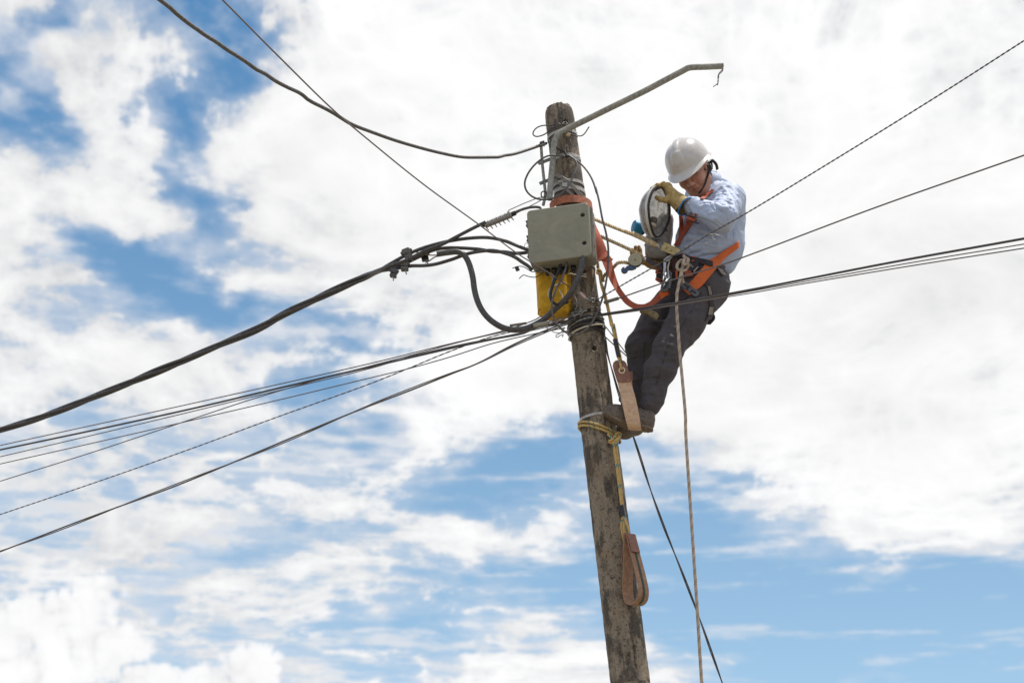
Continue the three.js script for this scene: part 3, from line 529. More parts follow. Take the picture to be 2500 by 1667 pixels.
wire('service_wire', 'steeper thin wire of the lower left fan that joins the thickest one halfway', ext(along(zI, [[0, 978], [600, 790], [1200, 590], [1600, 458], [1980, 345], [2352, 246]], zl)).concat(along(zS, [[1000, 868], [1150, 828], [1300, 795], [1375, 775]], zl)), 0.0031, M.wire, { group: lf });
pair('twisted_wire', 'finely twisted wire second from the bottom of the lower left fan', ext(along(zI, [[0, 1190], [590, 992], [1180, 785], [1760, 572], [2352, 360]], zl)).concat(along(zS, [[1000, 898], [1100, 857], [1200, 822], [1320, 795], [1390, 780]], zl)), 0.0034, null, 0.085, { group: lf });
{ const t = thing('double_cable', 'lowest cable pair of the lower left fan, two lines loosely wound together', CAT, lf);
  const base = ext(along(zI, [[0, 1425], [250, 1335], [500, 1240], [800, 1124], [1080, 1018], [1420, 885], [1660, 790], [1900, 690], [2352, 497]], zl)).concat(along(zS, [[1000, 951], [1100, 912], [1169, 886], [1250, 845], [1345, 804], [1395, 786]], zl));
  const c = curveOf(base), L = c.getLength();
  for (const k of [0, 1]) { const pts = []; for (let i = 0; i <= 140; i++) { const q = i / 140, p = c.getPointAt(q), a = q * L / 0.8 * Math.PI + k * Math.PI, w = 0.0052; pts.push(p.add(V(0, Math.cos(a) * w, Math.sin(a) * w))); } part(t, 'strand', tube(pts, k ? 0.0034 : 0.0046, { step: 0.03, sides: 8 }), k ? M.wire : M.cableOld); } }
// pale splice sleeves
for (const [x0, y0, x1, y1, z, label, zf] of [[400, 1352, 540, 1325, 0.155, 'wide cream splice sleeve over the fat cable left of the pole', zB], [175, 1352, 335, 1328, 0.09, 'narrow greyish splice sleeve left of the cream one', zB]]) { const [a, b] = at(zf, [[x0, y0, z], [x1, y1, z]]); solo('splice_sleeve', label, 'sleeve', rod(a, b, z > 0.1 ? 0.0105 : 0.0065, 12, 0.12), z > 0.1 ? std(lin(0.62, 0.57, 0.45), 0.5, { map: MT2 }) : std(lin(0.36, 0.33, 0.27), 0.55, { map: MT2 })); }
wire('sleeve_wire', 'thin wire from the cream splice sleeve to the pole wrapping', at(zB, [[530, 1328, 0.155], [640, 1302, 0.14], [740, 1275, 0.12], [860, 1240, 0.11]]), 0.003, M.wire);

// right-hand wires, coming towards the viewer
const zr = ramp(1455, 0.105, 1700, 0.44), rf = 'wires running to the right edge';
pair('twisted_wire', 'twisted wire rising steeply to the upper right, crossing the blue shirt', [...ext(along(zS, [[2500, 100], [2300, 228], [2030, 395], [1811.6, 526.8], [1733, 571], [1660, 615], [1526.5, 691.6], [1478.7, 719.3], [1452, 735]], zr))], 0.0036, null, 0.05, { group: rf });
wire('service_wire', 'thin wire to the right crossing the orange hip strap', ext(along(zS, [[2500, 379.5], [2140, 506], [1850, 615], [1771, 643.5], [1666, 676], [1616, 691.8], [1509, 729]], zr)), 0.0036, M.wire, { group: rf });
wire('service_cable', 'thick dark cable to the right crossing the thighs', ext(along(zS, [[2500, 582.6], [2180, 640], [1850, 704], [1651, 739.5], [1550, 755], [1450, 770], [1415, 774]], zr)), 0.0055, M.cable, { cat: CAT, group: rf });
wire('service_wire', 'middle thin wire close below the thick cable to the right', ext(along(zS, [[2500, 596], [2250, 637], [2012, 679], [1850, 708], [1651, 743.5], [1480, 768], [1430, 776]], (u) => zr(u) - 0.012)), 0.0026, M.wire, { group: rf });
wire('service_wire', 'lowest thin wire to the right crossing the thighs', ext(along(zS, [[2500, 606], [2200, 653], [1919, 700], [1850, 712.6], [1762, 727], [1593, 753.5], [1469, 771], [1430, 778]], (u) => zr(u) + 0.012)), 0.0028, M.wire, { group: rf });
{ const [a, b] = at(zD, [[135, 985, 0.14], [312, 932, 0.20]]); solo('splice_sleeve', 'pale splice sleeve right of the pole beside the yellow rope', 'sleeve', rod(a, b, 0.0085, 12, 0.1), std(lin(0.46, 0.42, 0.37), 0.45, { metalness: 0.4, map: MT2 })); }
wire('wire_clip', 'little bent wire clip on the twisted wire over the shirt', [...at(zD, [[1490, 108, 0.50], [1560, 118, 0.50], [1640, 150, 0.505], [1580, 180, 0.5], [1530, 172, 0.495], [1500, 118, 0.495], [1530, 160, 0.49], [1500, 210, 0.49], [1420, 228, 0.485]])], 0.0018, M.steel, { step: 0.006, sides: 5 });

// behind the pole, down to the right
{ const t = thing('drop_cable', 'pair of dark wires running behind the pole down to the lower right corner', CAT);
  const a = at(zE, [[545, 250, -0.10], [572, 350, -0.12], [600, 520, -0.14], [655, 710, -0.16], [715, 920, -0.18], [780, 1130, -0.20], [850, 1340, -0.22]]).concat(at(zF, [[485, 0, -0.225], [530, 130, -0.25], [600, 350, -0.30], [690, 600, -0.36], [790, 850, -0.42], [890, 1110, -0.48], [1000, 1420, -0.55], [1060, 1590, -0.6], [1150, 1850, -0.66]]));
  const c = curveOf(a), L = c.getLength();
  for (const k of [0, 1]) { const pts = []; for (let i = 0; i <= 90; i++) { const q = i / 90, p = c.getPointAt(q), an = q * L / 0.34 * Math.PI + k * Math.PI; pts.push(p.add(V(Math.cos(an) * 0.0036, 0, Math.sin(an) * 0.0036))); } part(t, 'strand', tube(pts, 0.0034, { step: 0.02, sides: 8 }), k ? M.cable : M.cableOld); } }
wire('back_wire', 'upper thin wire slanting from the pole to behind the knee', at(zE, [[545, 175, -0.08], [580, 215, -0.1], [700, 370, -0.16], [815, 520, -0.2], [900, 640, -0.24], [960, 830, -0.26], [940, 1000, -0.26]]), 0.0027, M.wire);
wire('back_wire', 'lower thin wire slanting from the pole to behind the knee', at(zE, [[545, 300, -0.08], [580, 330, -0.1], [700, 440, -0.16], [820, 545, -0.2], [910, 640, -0.25], [970, 840, -0.27], [945, 1000, -0.27]]), 0.003, M.wire);

// wrapping round the pole
{ const t = thing('wire_wrapping', 'tangled turns of tie wire wound round the pole below the box', 'tie wire');
  const rows = [[747, 0.010, 0.003, 0.0020, M.steel], [753, -0.004, 0.003, 0.0020, M.steel], [768, 0.014, 0.003, 0.0022, M.steel], [778, 0.014, 0.004, 0.0026, M.black], [786, 0.012, 0.006, 0.0042, M.cable], [791, 0.010, 0.008, 0.0045, M.cable], [796, 0.006, 0.010, 0.0042, M.cableOld], [801, 0.012, 0.008, 0.0045, M.black], [806, 0.008, 0.011, 0.0048, M.cable], [811, -0.004, 0.007, 0.0048, M.black], [816, -0.006, 0.006, 0.0042, M.cable], [822, 0.002, 0.004, 0.004, M.cable], [794, 0.020, 0.013, 0.0026, M.steel], [813, 0.022, 0.012, 0.003, M.steel]];
  for (const [v, tilt, ex, r, m] of rows) part(t, 'wire_turn', tube(ring(v, ex, tilt, 24, 0.3, 0.3 + Math.PI * 2, 0.003), r, { closed: false, step: 0.012, sides: 7 }), m);
  part(t, 'pale_turn', tube(ring(813, 0.014, 0.018, 26, -0.2, Math.PI * 0.92), 0.0042, { step: 0.01 }), M.cord, 'pale cream turn slanting across the dark ones');
  for (const list of [[[735, 1235], [790, 1225], [850, 1215], [920, 1200]], [[770, 1225], [800, 1270], [790, 1300]], [[850, 1270], [875, 1225], [905, 1205]], [[790, 1060], [815, 1110], [815, 1180], [800, 1200]], [[700, 1225], [760, 1250], [830, 1235], [870, 1195]], [[930, 1110], [990, 1090], [995, 1100], [940, 1125]]]) part(t, 'wire_end', tube(list.map(([x, y]) => onPole(...zB(x, y), 0.013)), 0.0022, { step: 0.006, sides: 6 }), M.steel);
  part(t, 'stray_end', tube(at(zB, [[700, 1375, 0.11], [660, 1420, 0.12], [615, 1450, 0.125], [625, 1465, 0.125], [670, 1440, 0.125], [690, 1450, 0.12]]), 0.0022, { step: 0.006, sides: 6 }), M.wire);
  part(t, 'stray_end', tube(at(zB, [[520, 1370, 0.12], [560, 1390, 0.12], [600, 1415, 0.13], [660, 1420, 0.12], [740, 1395, 0.11]]), 0.0022, { step: 0.006, sides: 6 }), M.wire);
  part(t, 'stray_end', tube(at(zB, [[680, 1395, 0.11], [685, 1440, 0.115], [675, 1465, 0.12]]), 0.0016, { step: 0.006, sides: 5 }), M.wire);
}
{ const t = thing('wire_terminal', 'small pinkish metal terminal where the lone slanting wire meets the pole', 'terminal');
  const [a, b, c] = at(zB, [[822, 1032, 0.13], [850, 1035, 0.13], [900, 1085, 0.125]]);
  part(t, 'fork', merge(tube([a, a.clone().lerp(b, 0.5).add(V(0, 0.006, 0)), b], 0.0022, { step: 0.004 }), tube([a, a.clone().lerp(b, 0.5).add(V(0, -0.006, 0)), b], 0.0022, { step: 0.004 })), M.steel);
  part(t, 'tail', strap([b, b.clone().lerp(c, 0.5), c], 0.013, 0.003, V(0.7, 0.7, 0)), std(lin(0.60, 0.42, 0.40), 0.45, { metalness: 0.3 })); part(t, 'lead', tube([c, ...at(zB, [[925, 1105, 0.12]]), onPole(...zB(960, 1120), 0.008)], 0.0024, { step: 0.006 }), M.steel); }

// loose black leads at the pole top
const topR = 0.0042;
wire('loose_lead', 'dark wire loop sticking out left of the pole top', at(zA, [[905, 600, 0.095], [885, 545, 0.10], [850, 530, 0.10], [760, 552, 0.095], [655, 556, 0.08], [585, 580, 0.07], [540, 625, 0.07], [530, 668, 0.07], [560, 694, 0.07], [620, 690, 0.07], [690, 660, 0.08], [750, 610, 0.09], [810, 570, 0.10]]), 0.0036, M.cable, { step: 0.008 });
wire('loose_lead', 'thin wire from the topmost hole curving down behind the lamp arm', at(zA, [[900, 540, 0.10], [943, 503, 0.085], [965, 530, 0.10], [1010, 590, 0.10], [1038, 680, 0.10], [1037, 790, 0.10], [1000, 885, 0.105]]), 0.0026, M.cableOld, { step: 0.008 });
wire('loose_lead', 'bent dark wire end curling up right of the pole top', at(zA, [[930, 640, 0.1], [985, 655, 0.11], [1050, 678, 0.1], [1110, 688, 0.09], [1155, 685, 0.085], [1195, 650, 0.08], [1225, 605, 0.08], [1246, 572, 0.08]]), 0.0034, M.cable, { step: 0.008 });
wire('loose_lead', 'short vertical grey lead above the black junction on the pole', at(zA, [[930, 680, 0.11], [935, 780, 0.105], [940, 870, 0.105]]), 0.0036, M.cableOld, { step: 0.008 });
solo('wire_nut', 'cream ceramic wire nut under the lamp arm bend', 'wire nut', merge(lathe([[0.0001, 0], [0.009, 0.002], [0.011, 0.012], [0.008, 0.022], [0.0001, 0.024]], 12, axisM(at(zA, [[950, 672, 0.118]])[0], V(1, -0.2, 0.2)))), std(lin(0.55, 0.42, 0.25), 0.7));
{ const t = thing('cable_junction', 'black taped junction where the leads meet on the upper pole', 'junction'); const [a, b, c] = at(zA, [[935, 880, 0.11], [950, 945, 0.115], [1000, 945, 0.115]]); part(t, 'body', merge(rod(a, b, 0.0085, 10, 0.4), rod(b, c, 0.0075, 10, 0.4)), M.black); part(t, 'tip', rod(a.clone().add(V(0, 0.008, 0)), a, 0.0045, 8), M.brass); }
wire('black_lead', 'straight black lead from the U clamp to the taped junction', at(zA, [[725, 772, 0.07], [800, 820, 0.125], [870, 862, 0.12], [930, 895, 0.115]]), 0.0044, M.black, { step: 0.01 });
wire('cable_loop', 'round loop of grey cable hanging from the taped junction on the upper pole', at(zA, [[935, 945, 0.12], [860, 940, 0.14], [775, 934, 0.15], [690, 955, 0.15], [610, 1005, 0.15], [525, 1085, 0.15], [455, 1190, 0.15], [424, 1290, 0.15], [440, 1375, 0.15], [490, 1440, 0.15], [560, 1482, 0.15], [650, 1500, 0.155], [770, 1488, 0.16], [880, 1435, 0.16], [960, 1355, 0.16], [1015, 1260, 0.155], [1060, 1165, 0.15], [1090, 1085, 0.14], [1078, 1010, 0.13], [1035, 965, 0.12], [985, 938, 0.115]]), 0.0052, M.cableOld, { cat: CAT, step: 0.01 });
wire('hanging_cable', 'long grey cable hanging from the taped junction past the box and looping under it', at(zA, [[985, 935, 0.12], [1060, 985, 0.125], [1135, 1040, 0.13], [1225, 1140, 0.15], [1295, 1265, 0.17], [1345, 1420, 0.19]]).concat(at(zB, [[995, 20, 0.20], [1028, 150, 0.22], [1062, 330, 0.23], [1098, 470, 0.23], [1118, 610, 0.22], [1117, 770, 0.20], [1098, 930, 0.19], [1068, 1070, 0.18], [1030, 1180, 0.17], [970, 1310, 0.17], [900, 1395, 0.17], [810, 1438, 0.18], [730, 1425, 0.19], [650, 1365, 0.2], [600, 1285, 0.21], [578, 1190, 0.22], [585, 1100, 0.23], [622, 1000, 0.24], [680, 885, 0.24], [715, 790, 0.23], [728, 700, 0.21]])), 0.0052, M.cableOld, { cat: CAT, step: 0.012 });
wire('box_cable', 'black cable bowing from the box bottom over the yellow bag', at(zB, [[672, 740, 0.2], [640, 830, 0.2], [598, 930, 0.2], [570, 1020, 0.2], [565, 1085, 0.2], [585, 1125, 0.2], [625, 1150, 0.19], [690, 1140, 0.17], [730, 1125, 0.15]]), 0.0078, M.black, { cat: CAT, step: 0.01 });
wire('box_lead', 'upper thin lead from the box bottom with a tag at its tip', at(zB, [[510, 790, 0.2], [460, 822, 0.2], [390, 836, 0.2], [340, 808, 0.2], [300, 787, 0.2], [250, 785, 0.2], [200, 803, 0.2]]), 0.0024, M.black, { step: 0.006 });
solo('wire_tag', 'small dark tag hanging on the upper thin lead left of the bag', 'tag', rbox(0.020, 0.026, 0.005, 0.002, basis(at(zB, [[246, 808, 0.2]])[0], V(0.93, 0.36, 0), V(-0.36, 0.93, 0), V(0, 0, 1))), M.black);
wire('box_lead', 'lower thin lead from the box bottom ending in a small forked tip', at(zB, [[515, 800, 0.19], [470, 860, 0.19], [420, 888, 0.19], [350, 880, 0.19], [305, 868, 0.19], [265, 902, 0.19]]).concat(), 0.0024, M.black, { step: 0.006 });
wire('box_lead', 'tiny curled leads beside the box hinges', at(zB, [[355, 575, 0.16], [330, 560, 0.16], [316, 590, 0.16], [320, 612, 0.16], [345, 600, 0.16], [358, 590, 0.16]]), 0.0014, M.wire, { step: 0.004, sides: 5 });
wire('cream_wire', 'short cream wire stub below the box across the pole', at(zB, [[705, 850, 0.14], [760, 855, 0.13], [830, 870, 0.125], [905, 882, 0.12]]), 0.0034, std(lin(0.62, 0.6, 0.45), 0.6), { step: 0.008 });
{ const t = thing('guy_strands', 'pale bundled aluminium strands slanting down the pole above the box', 'strands');
  for (let k = 0; k < 3; k++) part(t, 'strand', tube([[810, 1188], [900, 1240], [1000, 1318], [1100, 1430], [1200, 1560], [1250, 1640]].map(([x, y]) => onPole(...zA(x + k * 16, y - k * 9), 0.006)), 0.0032, { step: 0.01, sides: 7 }), M.alu);
  for (let k = 0; k < 2; k++) part(t, 'strand', tube([[800, 1255], [900, 1335], [1000, 1420], [1130, 1530], [1180, 1580]].map(([x, y]) => onPole(...zA(x + k * 14, y - k * 9), 0.005)), 0.0030, { step: 0.01, sides: 7 }), M.alu); }

// ================================================================ junction box
{
  const t = thing('junction_box', 'grey-beige plastic junction box strapped to the front of the pole', 'junction box');
  const rotM = new THREE.Matrix4().makeRotationFromEuler(new THREE.Euler(0.0, -0.235, 0.035, 'YXZ'));
  const ctr = Q(1366, 572, 0.235), BM = rotM.clone().setPosition(ctr);
  const w = 0.308, h = 0.286;
  const L = (x, y, z) => new THREE.Matrix4().makeTranslation(x, y, z);
  const loc = (x, y, z) => V(x, y, z).applyMatrix4(BM);
  const apply = (g) => { g.applyMatrix4(BM); return g; };
  // lid with two round corner recesses on its right, real cut-outs in the outline
  const sh = new THREE.Shape(), x0 = -w / 2, x1 = w / 2, y0 = -h / 2, y1 = h / 2, r = 0.016;
  sh.moveTo(x0 + r, y0); sh.lineTo(x1 - r, y0); sh.absarc(x1 - r, y0 + r, r, -Math.PI / 2, 0); sh.lineTo(x1, y1 - r); sh.absarc(x1 - r, y1 - r, r, 0, Math.PI / 2); sh.lineTo(x0 + r, y1); sh.absarc(x0 + r, y1 - r, r, Math.PI / 2, Math.PI); sh.lineTo(x0, y0 + r); sh.absarc(x0 + r, y0 + r, r, Math.PI, Math.PI * 1.5);
  const screwY = [y1 - 0.062, y0 + 0.068];
  for (const y of screwY) { const hole = new THREE.Path(); hole.absarc(x1 - 0.027, y, 0.0165, 0, Math.PI * 2, true); sh.holes.push(hole); }
  part(t, 'lid', apply(extr(sh, 0.030, 0.006, L(0, 0, 0.0))), M.boxLid);
  part(t, 'body', apply(merge(rbox(w + 0.022, h + 0.016, 0.095, 0.014, L(0.004, 0, -0.066)), rbox(w - 0.02, h - 0.02, 0.006, 0.002, L(0, 0, -0.018)))), M.boxBody);
  part(t, 'seal', apply(rbox(w + 0.004, h + 0.001, 0.010, 0.004, L(0, 0, -0.0205))), M.black);
  for (const y of screwY) { part(t, 'screw', apply(merge(lathe([[0.003, 0.002], [0.003, -0.004], [0.0001, -0.004]], 12, new THREE.Matrix4().makeRotationX(Math.PI / 2).premultiply(L(x1 - 0.027, y, 0.004))), lathe([[0.0035, -0.02], [0.0075, -0.012], [0.0075, 0.0], [0.006, 0.002], [0.003, 0.002]], 16, new THREE.Matrix4().makeRotationX(Math.PI / 2).premultiply(L(x1 - 0.027, y, 0.004))))), M.carabDark); }
  for (const y of [0.085, 0.0, -0.09]) { part(t, 'hinge', apply(merge(rbox(0.010, 0.040, 0.022, 0.003, L(x0 - 0.010, y, -0.01)), rbox(0.006, 0.009, 0.026, 0.002, L(x0 - 0.014, y + 0.012, -0.006)), rbox(0.006, 0.009, 0.026, 0.002, L(x0 - 0.014, y - 0.012, -0.006)))), M.boxBody); }
  for (const y of [0.04, -0.075]) part(t, 'latch_slot', apply(rbox(0.003, 0.006, 0.016, 0.001, L(w / 2 + 0.0155, y, -0.04))), M.black);
  for (const x of [-0.085, -0.05, -0.015, 0.012, 0.05, 0.09]) part(t, 'gland', apply(merge(lathe([[0.0001, 0], [0.012, 0], [0.014, 0.010], [0.014, 0.022], [0.0001, 0.022]], 10, L(x, -h / 2 - 0.032, -0.07)), lathe([[0.0001, 0], [0.0085, 0], [0.0085, 0.014], [0.0001, 0.014]], 10, L(x, -h / 2 - 0.044, -0.07)))), M.black);
  part(t, 'top_lug', apply(rbox(0.022, 0.014, 0.010, 0.004, L(-0.045, h / 2 + 0.012, -0.10))), M.boxBody);
  part(t, 'bolt', apply(merge(lathe([[0.0001, 0], [0.006, 0], [0.006, 0.05], [0.0001, 0.05]], 10, L(-0.058, -h / 2 - 0.085, -0.075)), lathe([[0.0001, 0], [0.011, 0], [0.011, 0.012], [0.0001, 0.012]], 6, L(-0.058, -h / 2 - 0.06, -0.075)))), M.galv);
}

// ================================================================ yellow bag behind the box
{
  const t = thing('tool_bag', 'stained yellow canvas tool bag hanging behind the box', 'bag');
  const rows = [[640, 1306, 1392], [660, 1307, 1394], [690, 1309, 1396], [720, 1311, 1396], [745, 1312, 1396], [762, 1314, 1394], [768, 1320, 1391], [773, 1330, 1386]];
  const zc = 0.02, pos = [], uv = [], idx = [], N = 48;
  rows.forEach(([v, a, b], j) => { const c = Q((a + b) / 2, v, zc), rx = (b - a) / 2 / pxm(1350, v, zc), rz = 0.075 * (j > 5 ? 0.8 : 1);
    for (let i = 0; i <= N; i++) { const q = i / N * 2 * Math.PI, cs = Math.cos(q), sn = Math.sin(q), e = 0.62; const fx = Math.sign(cs) * Math.pow(Math.abs(cs), e), fz = Math.sign(sn) * Math.pow(Math.abs(sn), e); const f = 1 + 0.07 * Math.sin(q * 5 + v * 0.02) * (sn > 0 ? 1 : 0.3) + 0.05 * noise(cs * 3, v * 0.03, sn * 3); pos.push(c.x + fx * rx * (1 + (f - 1) * 0.25), c.y + 0.004 * noise(q * 3, v, 1), c.z + fz * rz * f); uv.push(q * 0.07, v / 450); } });
  for (let j = 0; j + 1 < rows.length; j++) for (let i = 0; i < N; i++) { const a = j * (N + 1) + i; idx.push(a, a + 1, a + N + 1, a + 1, a + N + 2, a + N + 1); }
  for (const j of [0, rows.length - 1]) { const c = Q((rows[j][1] + rows[j][2]) / 2, rows[j][0] + (j ? 2 : 0), zc), b = pos.length / 3; pos.push(c.x, c.y, c.z); uv.push(0, 0); for (let i = 0; i < N; i++) { const a = j * (N + 1) + i; j ? idx.push(b, a, a + 1) : idx.push(b, a + 1, a); } }
  const g = new THREE.BufferGeometry(); g.setAttribute('position', new THREE.Float32BufferAttribute(pos, 3)); g.setAttribute('uv', new THREE.Float32BufferAttribute(uv, 2)); g.setIndex(idx); g.computeVertexNormals();
  part(t, 'sack', g, M.yellow);
  const piping = []; { const [v, a, b] = rows[5]; const c = Q((a + b) / 2, v, zc), rx = (b - a) / 2 / pxm(1350, v, zc); for (let i = 0; i <= 40; i++) { const q = i / 40 * 2 * Math.PI, cs = Math.cos(q), sn = Math.sin(q); piping.push(c.clone().add(V(Math.sign(cs) * Math.pow(Math.abs(cs), 0.62) * rx * 1.01, 0, Math.sign(sn) * Math.pow(Math.abs(sn), 0.62) * 0.068))); } }
  part(t, 'seam', tube(piping, 0.0025, { step: 0.01, sides: 6 }), M.yellow);
  for (const list of [[[700, 935], [640, 955], [575, 985], [543, 1030], [548, 1075], [565, 1085]], [[650, 1010], [675, 1060], [690, 1115]], [[620, 1030], [590, 1050], [565, 1062]]]) part(t, 'cord', tube(at(zB, list, 0.118), 0.0036, { step: 0.008, sides: 7 }), M.cord);
}

// ================================================================ orange sling round the pole
{
  const t = thing('orange_sling', 'long faded orange webbing sling looped round the pole and hanging to the worker', 'sling');
  const s0 = ring(508, 0.030, -0.010, 40, Math.PI * 0.02, Math.PI * 1.98);
  part(t, 'pole_wrap', ribbon(s0.map((p) => p.clone().addScaledVector(AX, -0.021)), s0.map((p) => p.clone().addScaledVector(AX, 0.021)), 0.003, { n: 90 }), M.orangeFaded);
  const Lz = [[960, 330, 0.05], [985, 395, 0.10], [990, 470, 0.14], [1000, 570, 0.15], [1010, 660, 0.15], [1025, 722, 0.15]], Rz = [[970, 330, 0.03], [1000, 400, 0.09], [1050, 500, 0.13], [1090, 590, 0.14], [1110, 650, 0.14], [1160, 720, 0.14]];
  part(t, 'upper_tail', ribbon(at(zB, Lz), at(zB, Rz), 0.003, { cup: 0.004 }), M.orange);
  const k0 = at(zB, [[1022, 690, 0.165], [1085, 680, 0.17], [1162, 715, 0.165]]), k1 = at(zB, [[1024, 728, 0.165], [1090, 734, 0.175], [1160, 726, 0.165]]);
  part(t, 'fold', merge(ribbon(k0, k1, 0.007, { n: 24 }), ribbon(at(zB, [[1025, 715, 0.166], [1070, 670, 0.172], [1108, 635, 0.166]]), at(zB, [[1030, 735, 0.17], [1085, 710, 0.182], [1128, 668, 0.17]]), 0.006, { n: 20 })), M.orange);
  const la = at(zB, [[1056, 726, 0.15], [1085, 800, 0.16], [1125, 900, 0.17], [1175, 990, 0.18], [1236, 1086, 0.19], [1294, 1150, 0.20], [1378, 1196, 0.20], [1452, 1206, 0.19]]).concat(at(zD, [[662, 1056, 0.18], [776, 1006, 0.17], [888, 924, 0.155], [958, 870, 0.14]]));
  const lb = at(zB, [[1150, 726, 0.14], [1165, 790, 0.15], [1190, 880, 0.16], [1225, 975, 0.165], [1279, 1055, 0.17], [1335, 1114, 0.17], [1398, 1146, 0.165], [1460, 1148, 0.16]]).concat(at(zD, [[642, 1010, 0.15], [734, 962, 0.145], [848, 858, 0.135], [942, 830, 0.13]]));
  part(t, 'lower_tail', ribbon(la, lb, 0.003, { n: 160 }), M.orange);
}
// ================================================================ the worker
const J = (u, v, z) => Q(u, v, z);
const j = {
  neck: J(1744, 460, 0.03), shL: J(1781, 483, 0.14), shR: J(1708, 480, -0.18), chL: J(1752, 524, 0.06), chR: J(1722, 520, -0.07), belly: J(1734, 592, 0.0), waist: J(1722, 640, 0.0), pelvis: J(1708, 676, 0.0),
  elL: J(1764, 531, 0.33), wrL: J(1690, 501, 0.25), elR: J(1742, 600, -0.28), wrR: J(1652, 648, -0.11),
  hipL: J(1724, 696, 0.075), thL: J(1672, 787, 0.11), knL: J(1633, 855, 0.13), caL: J(1611, 906, 0.11), anL: J(1588, 990, 0.085),
  hipR: J(1692, 690, -0.09), thR: J(1606, 785, -0.08), knR: J(1567, 846, -0.06), caR: J(1568, 915, -0.10), anR: J(1556, 1000, -0.13),
};
// head frame: looking down and left
const TH = 45 * Math.PI / 180, AZ = 28 * Math.PI / 180, ROLL = 12 * Math.PI / 180;
const hF = V(-Math.sin(AZ) * Math.cos(TH), -Math.sin(TH), Math.cos(AZ) * Math.cos(TH)), hU0 = V(-Math.sin(AZ) * Math.sin(TH), Math.cos(TH), Math.cos(AZ) * Math.sin(TH)), hL0 = hU0.clone().cross(hF), hL = hL0.clone().multiplyScalar(Math.cos(ROLL)).addScaledVector(hU0, Math.sin(ROLL)), hU = hU0.clone().multiplyScalar(Math.cos(ROLL)).addScaledVector(hL0, -Math.sin(ROLL));
const HC = J(1691, 421, 0.13), headM = basis(HC, hL, hU, hF), headI = headM.clone().invert();
const HP = (x, y, z) => V(x, y, z).applyMatrix4(headM);

// ---- folds: creases given as lines on the cloth
function folds(base, lines, k, thin = 1, groove = 0) {
  const l = [], gr = [];
  for (const [zf, pts, r0, sink] of lines) {
    const r = r0 * thin;
    const q = pts.map(([x, y]) => trace(...zf(x, y), base, -(sink ?? 0.5) * r)).filter(Boolean);
    for (let i = 0; i + 1 < q.length; i++) if (q[i].distanceTo(q[i + 1]) < 0.16) l.push([cone(q[i], q[i + 1], i === 0 ? r * 0.55 : r, i + 2 === q.length ? r * 0.45 : r), V(0, 0, 0).addVectors(q[i], q[i + 1]).multiplyScalar(0.5), q[i].distanceTo(q[i + 1]) / 2 + r + k * 2]);
  }
  if (groove) for (const [zf, pts, r0] of lines) { const r = r0 * thin, q = pts.map(([x, y]) => { const [u, v] = zf(x, y); return trace(u, v + r * 470 * 1.25, base, 0.002); }).filter(Boolean); for (let i = 0; i + 1 < q.length; i++) if (q[i].distanceTo(q[i + 1]) < 0.16) gr.push([cone(q[i], q[i + 1], i === 0 ? r * groove * 0.4 : r * groove, i + 2 === q.length ? r * groove * 0.3 : r * groove), V(0, 0, 0).addVectors(q[i], q[i + 1]).multiplyScalar(0.5), q[i].distanceTo(q[i + 1]) / 2 + r + k * 2]); }
  return (x, y, z) => { let d = base(x, y, z); if (d > 0.05 || d < -0.05) return d; for (const [f, c, R] of gr) { const dx = x - c.x, dy = y - c.y, dz = z - c.z; if (dx * dx + dy * dy + dz * dz < R * R) d = -smin(-d, f(x, y, z), 0.006); } for (const [f, c, R] of l) { const dx = x - c.x, dy = y - c.y, dz = z - c.z; if (dx * dx + dy * dy + dz * dz < R * R) d = smin(d, f(x, y, z), k); } return d; };
}
const wrinkle = (f, amp, fr, s) => (x, y, z) => { const d = f(x, y, z); if (Math.abs(d) > 0.04) return d; const n = noise(x * fr + s, y * fr * 1.6, z * fr), m = noise(x * fr * 2.3, y * fr * 2.1 + s, z * fr * 2.3); return d - amp * (1 - Math.abs(n) * 2) - amp * 0.45 * (1 - Math.abs(m) * 2); };

// ---- shirt
const shirtBase = (() => {
  const torso = uni([cone(j.chL, j.belly, 0.118, 0.138), cone(j.chR, j.belly, 0.118, 0.130), cone(j.belly, j.waist, 0.140, 0.128), cone(J(1772, 540, 0.03), J(1768, 600, 0.02), 0.085, 0.085), cone(j.shL, j.shR, 0.062, 0.062), cone(j.neck, j.chL, 0.048, 0.10), cone(j.neck, j.chR, 0.048, 0.10), cone(J(1690, 590, 0.03), J(1690, 622, 0.03), 0.075, 0.070)], 0.07);
  const armL = uni([...chain([j.shL, j.elL], [0.074, 0.064]), ...chain([j.elL, j.wrL], [0.067, 0.043])], 0.04);
  const armR = uni(chain([j.shR, j.elR, j.wrR], [0.07, 0.06, 0.045]), 0.03);
  const tail = uni([cone(J(1772, 618, 0.03), J(1777, 656, 0.03), 0.035, 0.030), cone(J(1772, 618, -0.03), J(1775, 652, -0.03), 0.04, 0.03)], 0.03);
  const b = uni([torso, armL, armR], 0.035), c = (x, y, z) => smin(b(x, y, z), tail(x, y, z), 0.03);
  // lower edge: tucked under the belt in front, lower at the back
  const h0 = J(1650, 640, 0.1), h1 = J(1762, 668, 0.1), nn = V(h1.y - h0.y, -(h1.x - h0.x), 0).normalize();
  const hem = (x, y, z) => (x - h0.x) * nn.x + (y - h0.y) * nn.y;
  const nk = HP(0, -0.085, -0.03), col = cone(nk, j.neck.clone().add(V(-0.035, 0.01, 0.01)), 0.055, 0.055);
  const wristEnd = V(0, 0, 0).subVectors(j.wrL, j.elL).normalize(), wristEndR = V(0, 0, 0).subVectors(j.wrR, j.elR).normalize();
  return (x, y, z) => { let d = Math.max(c(x, y, z), hem(x, y, z)); d = Math.max(d, -col(x, y, z)); return d; };
})();
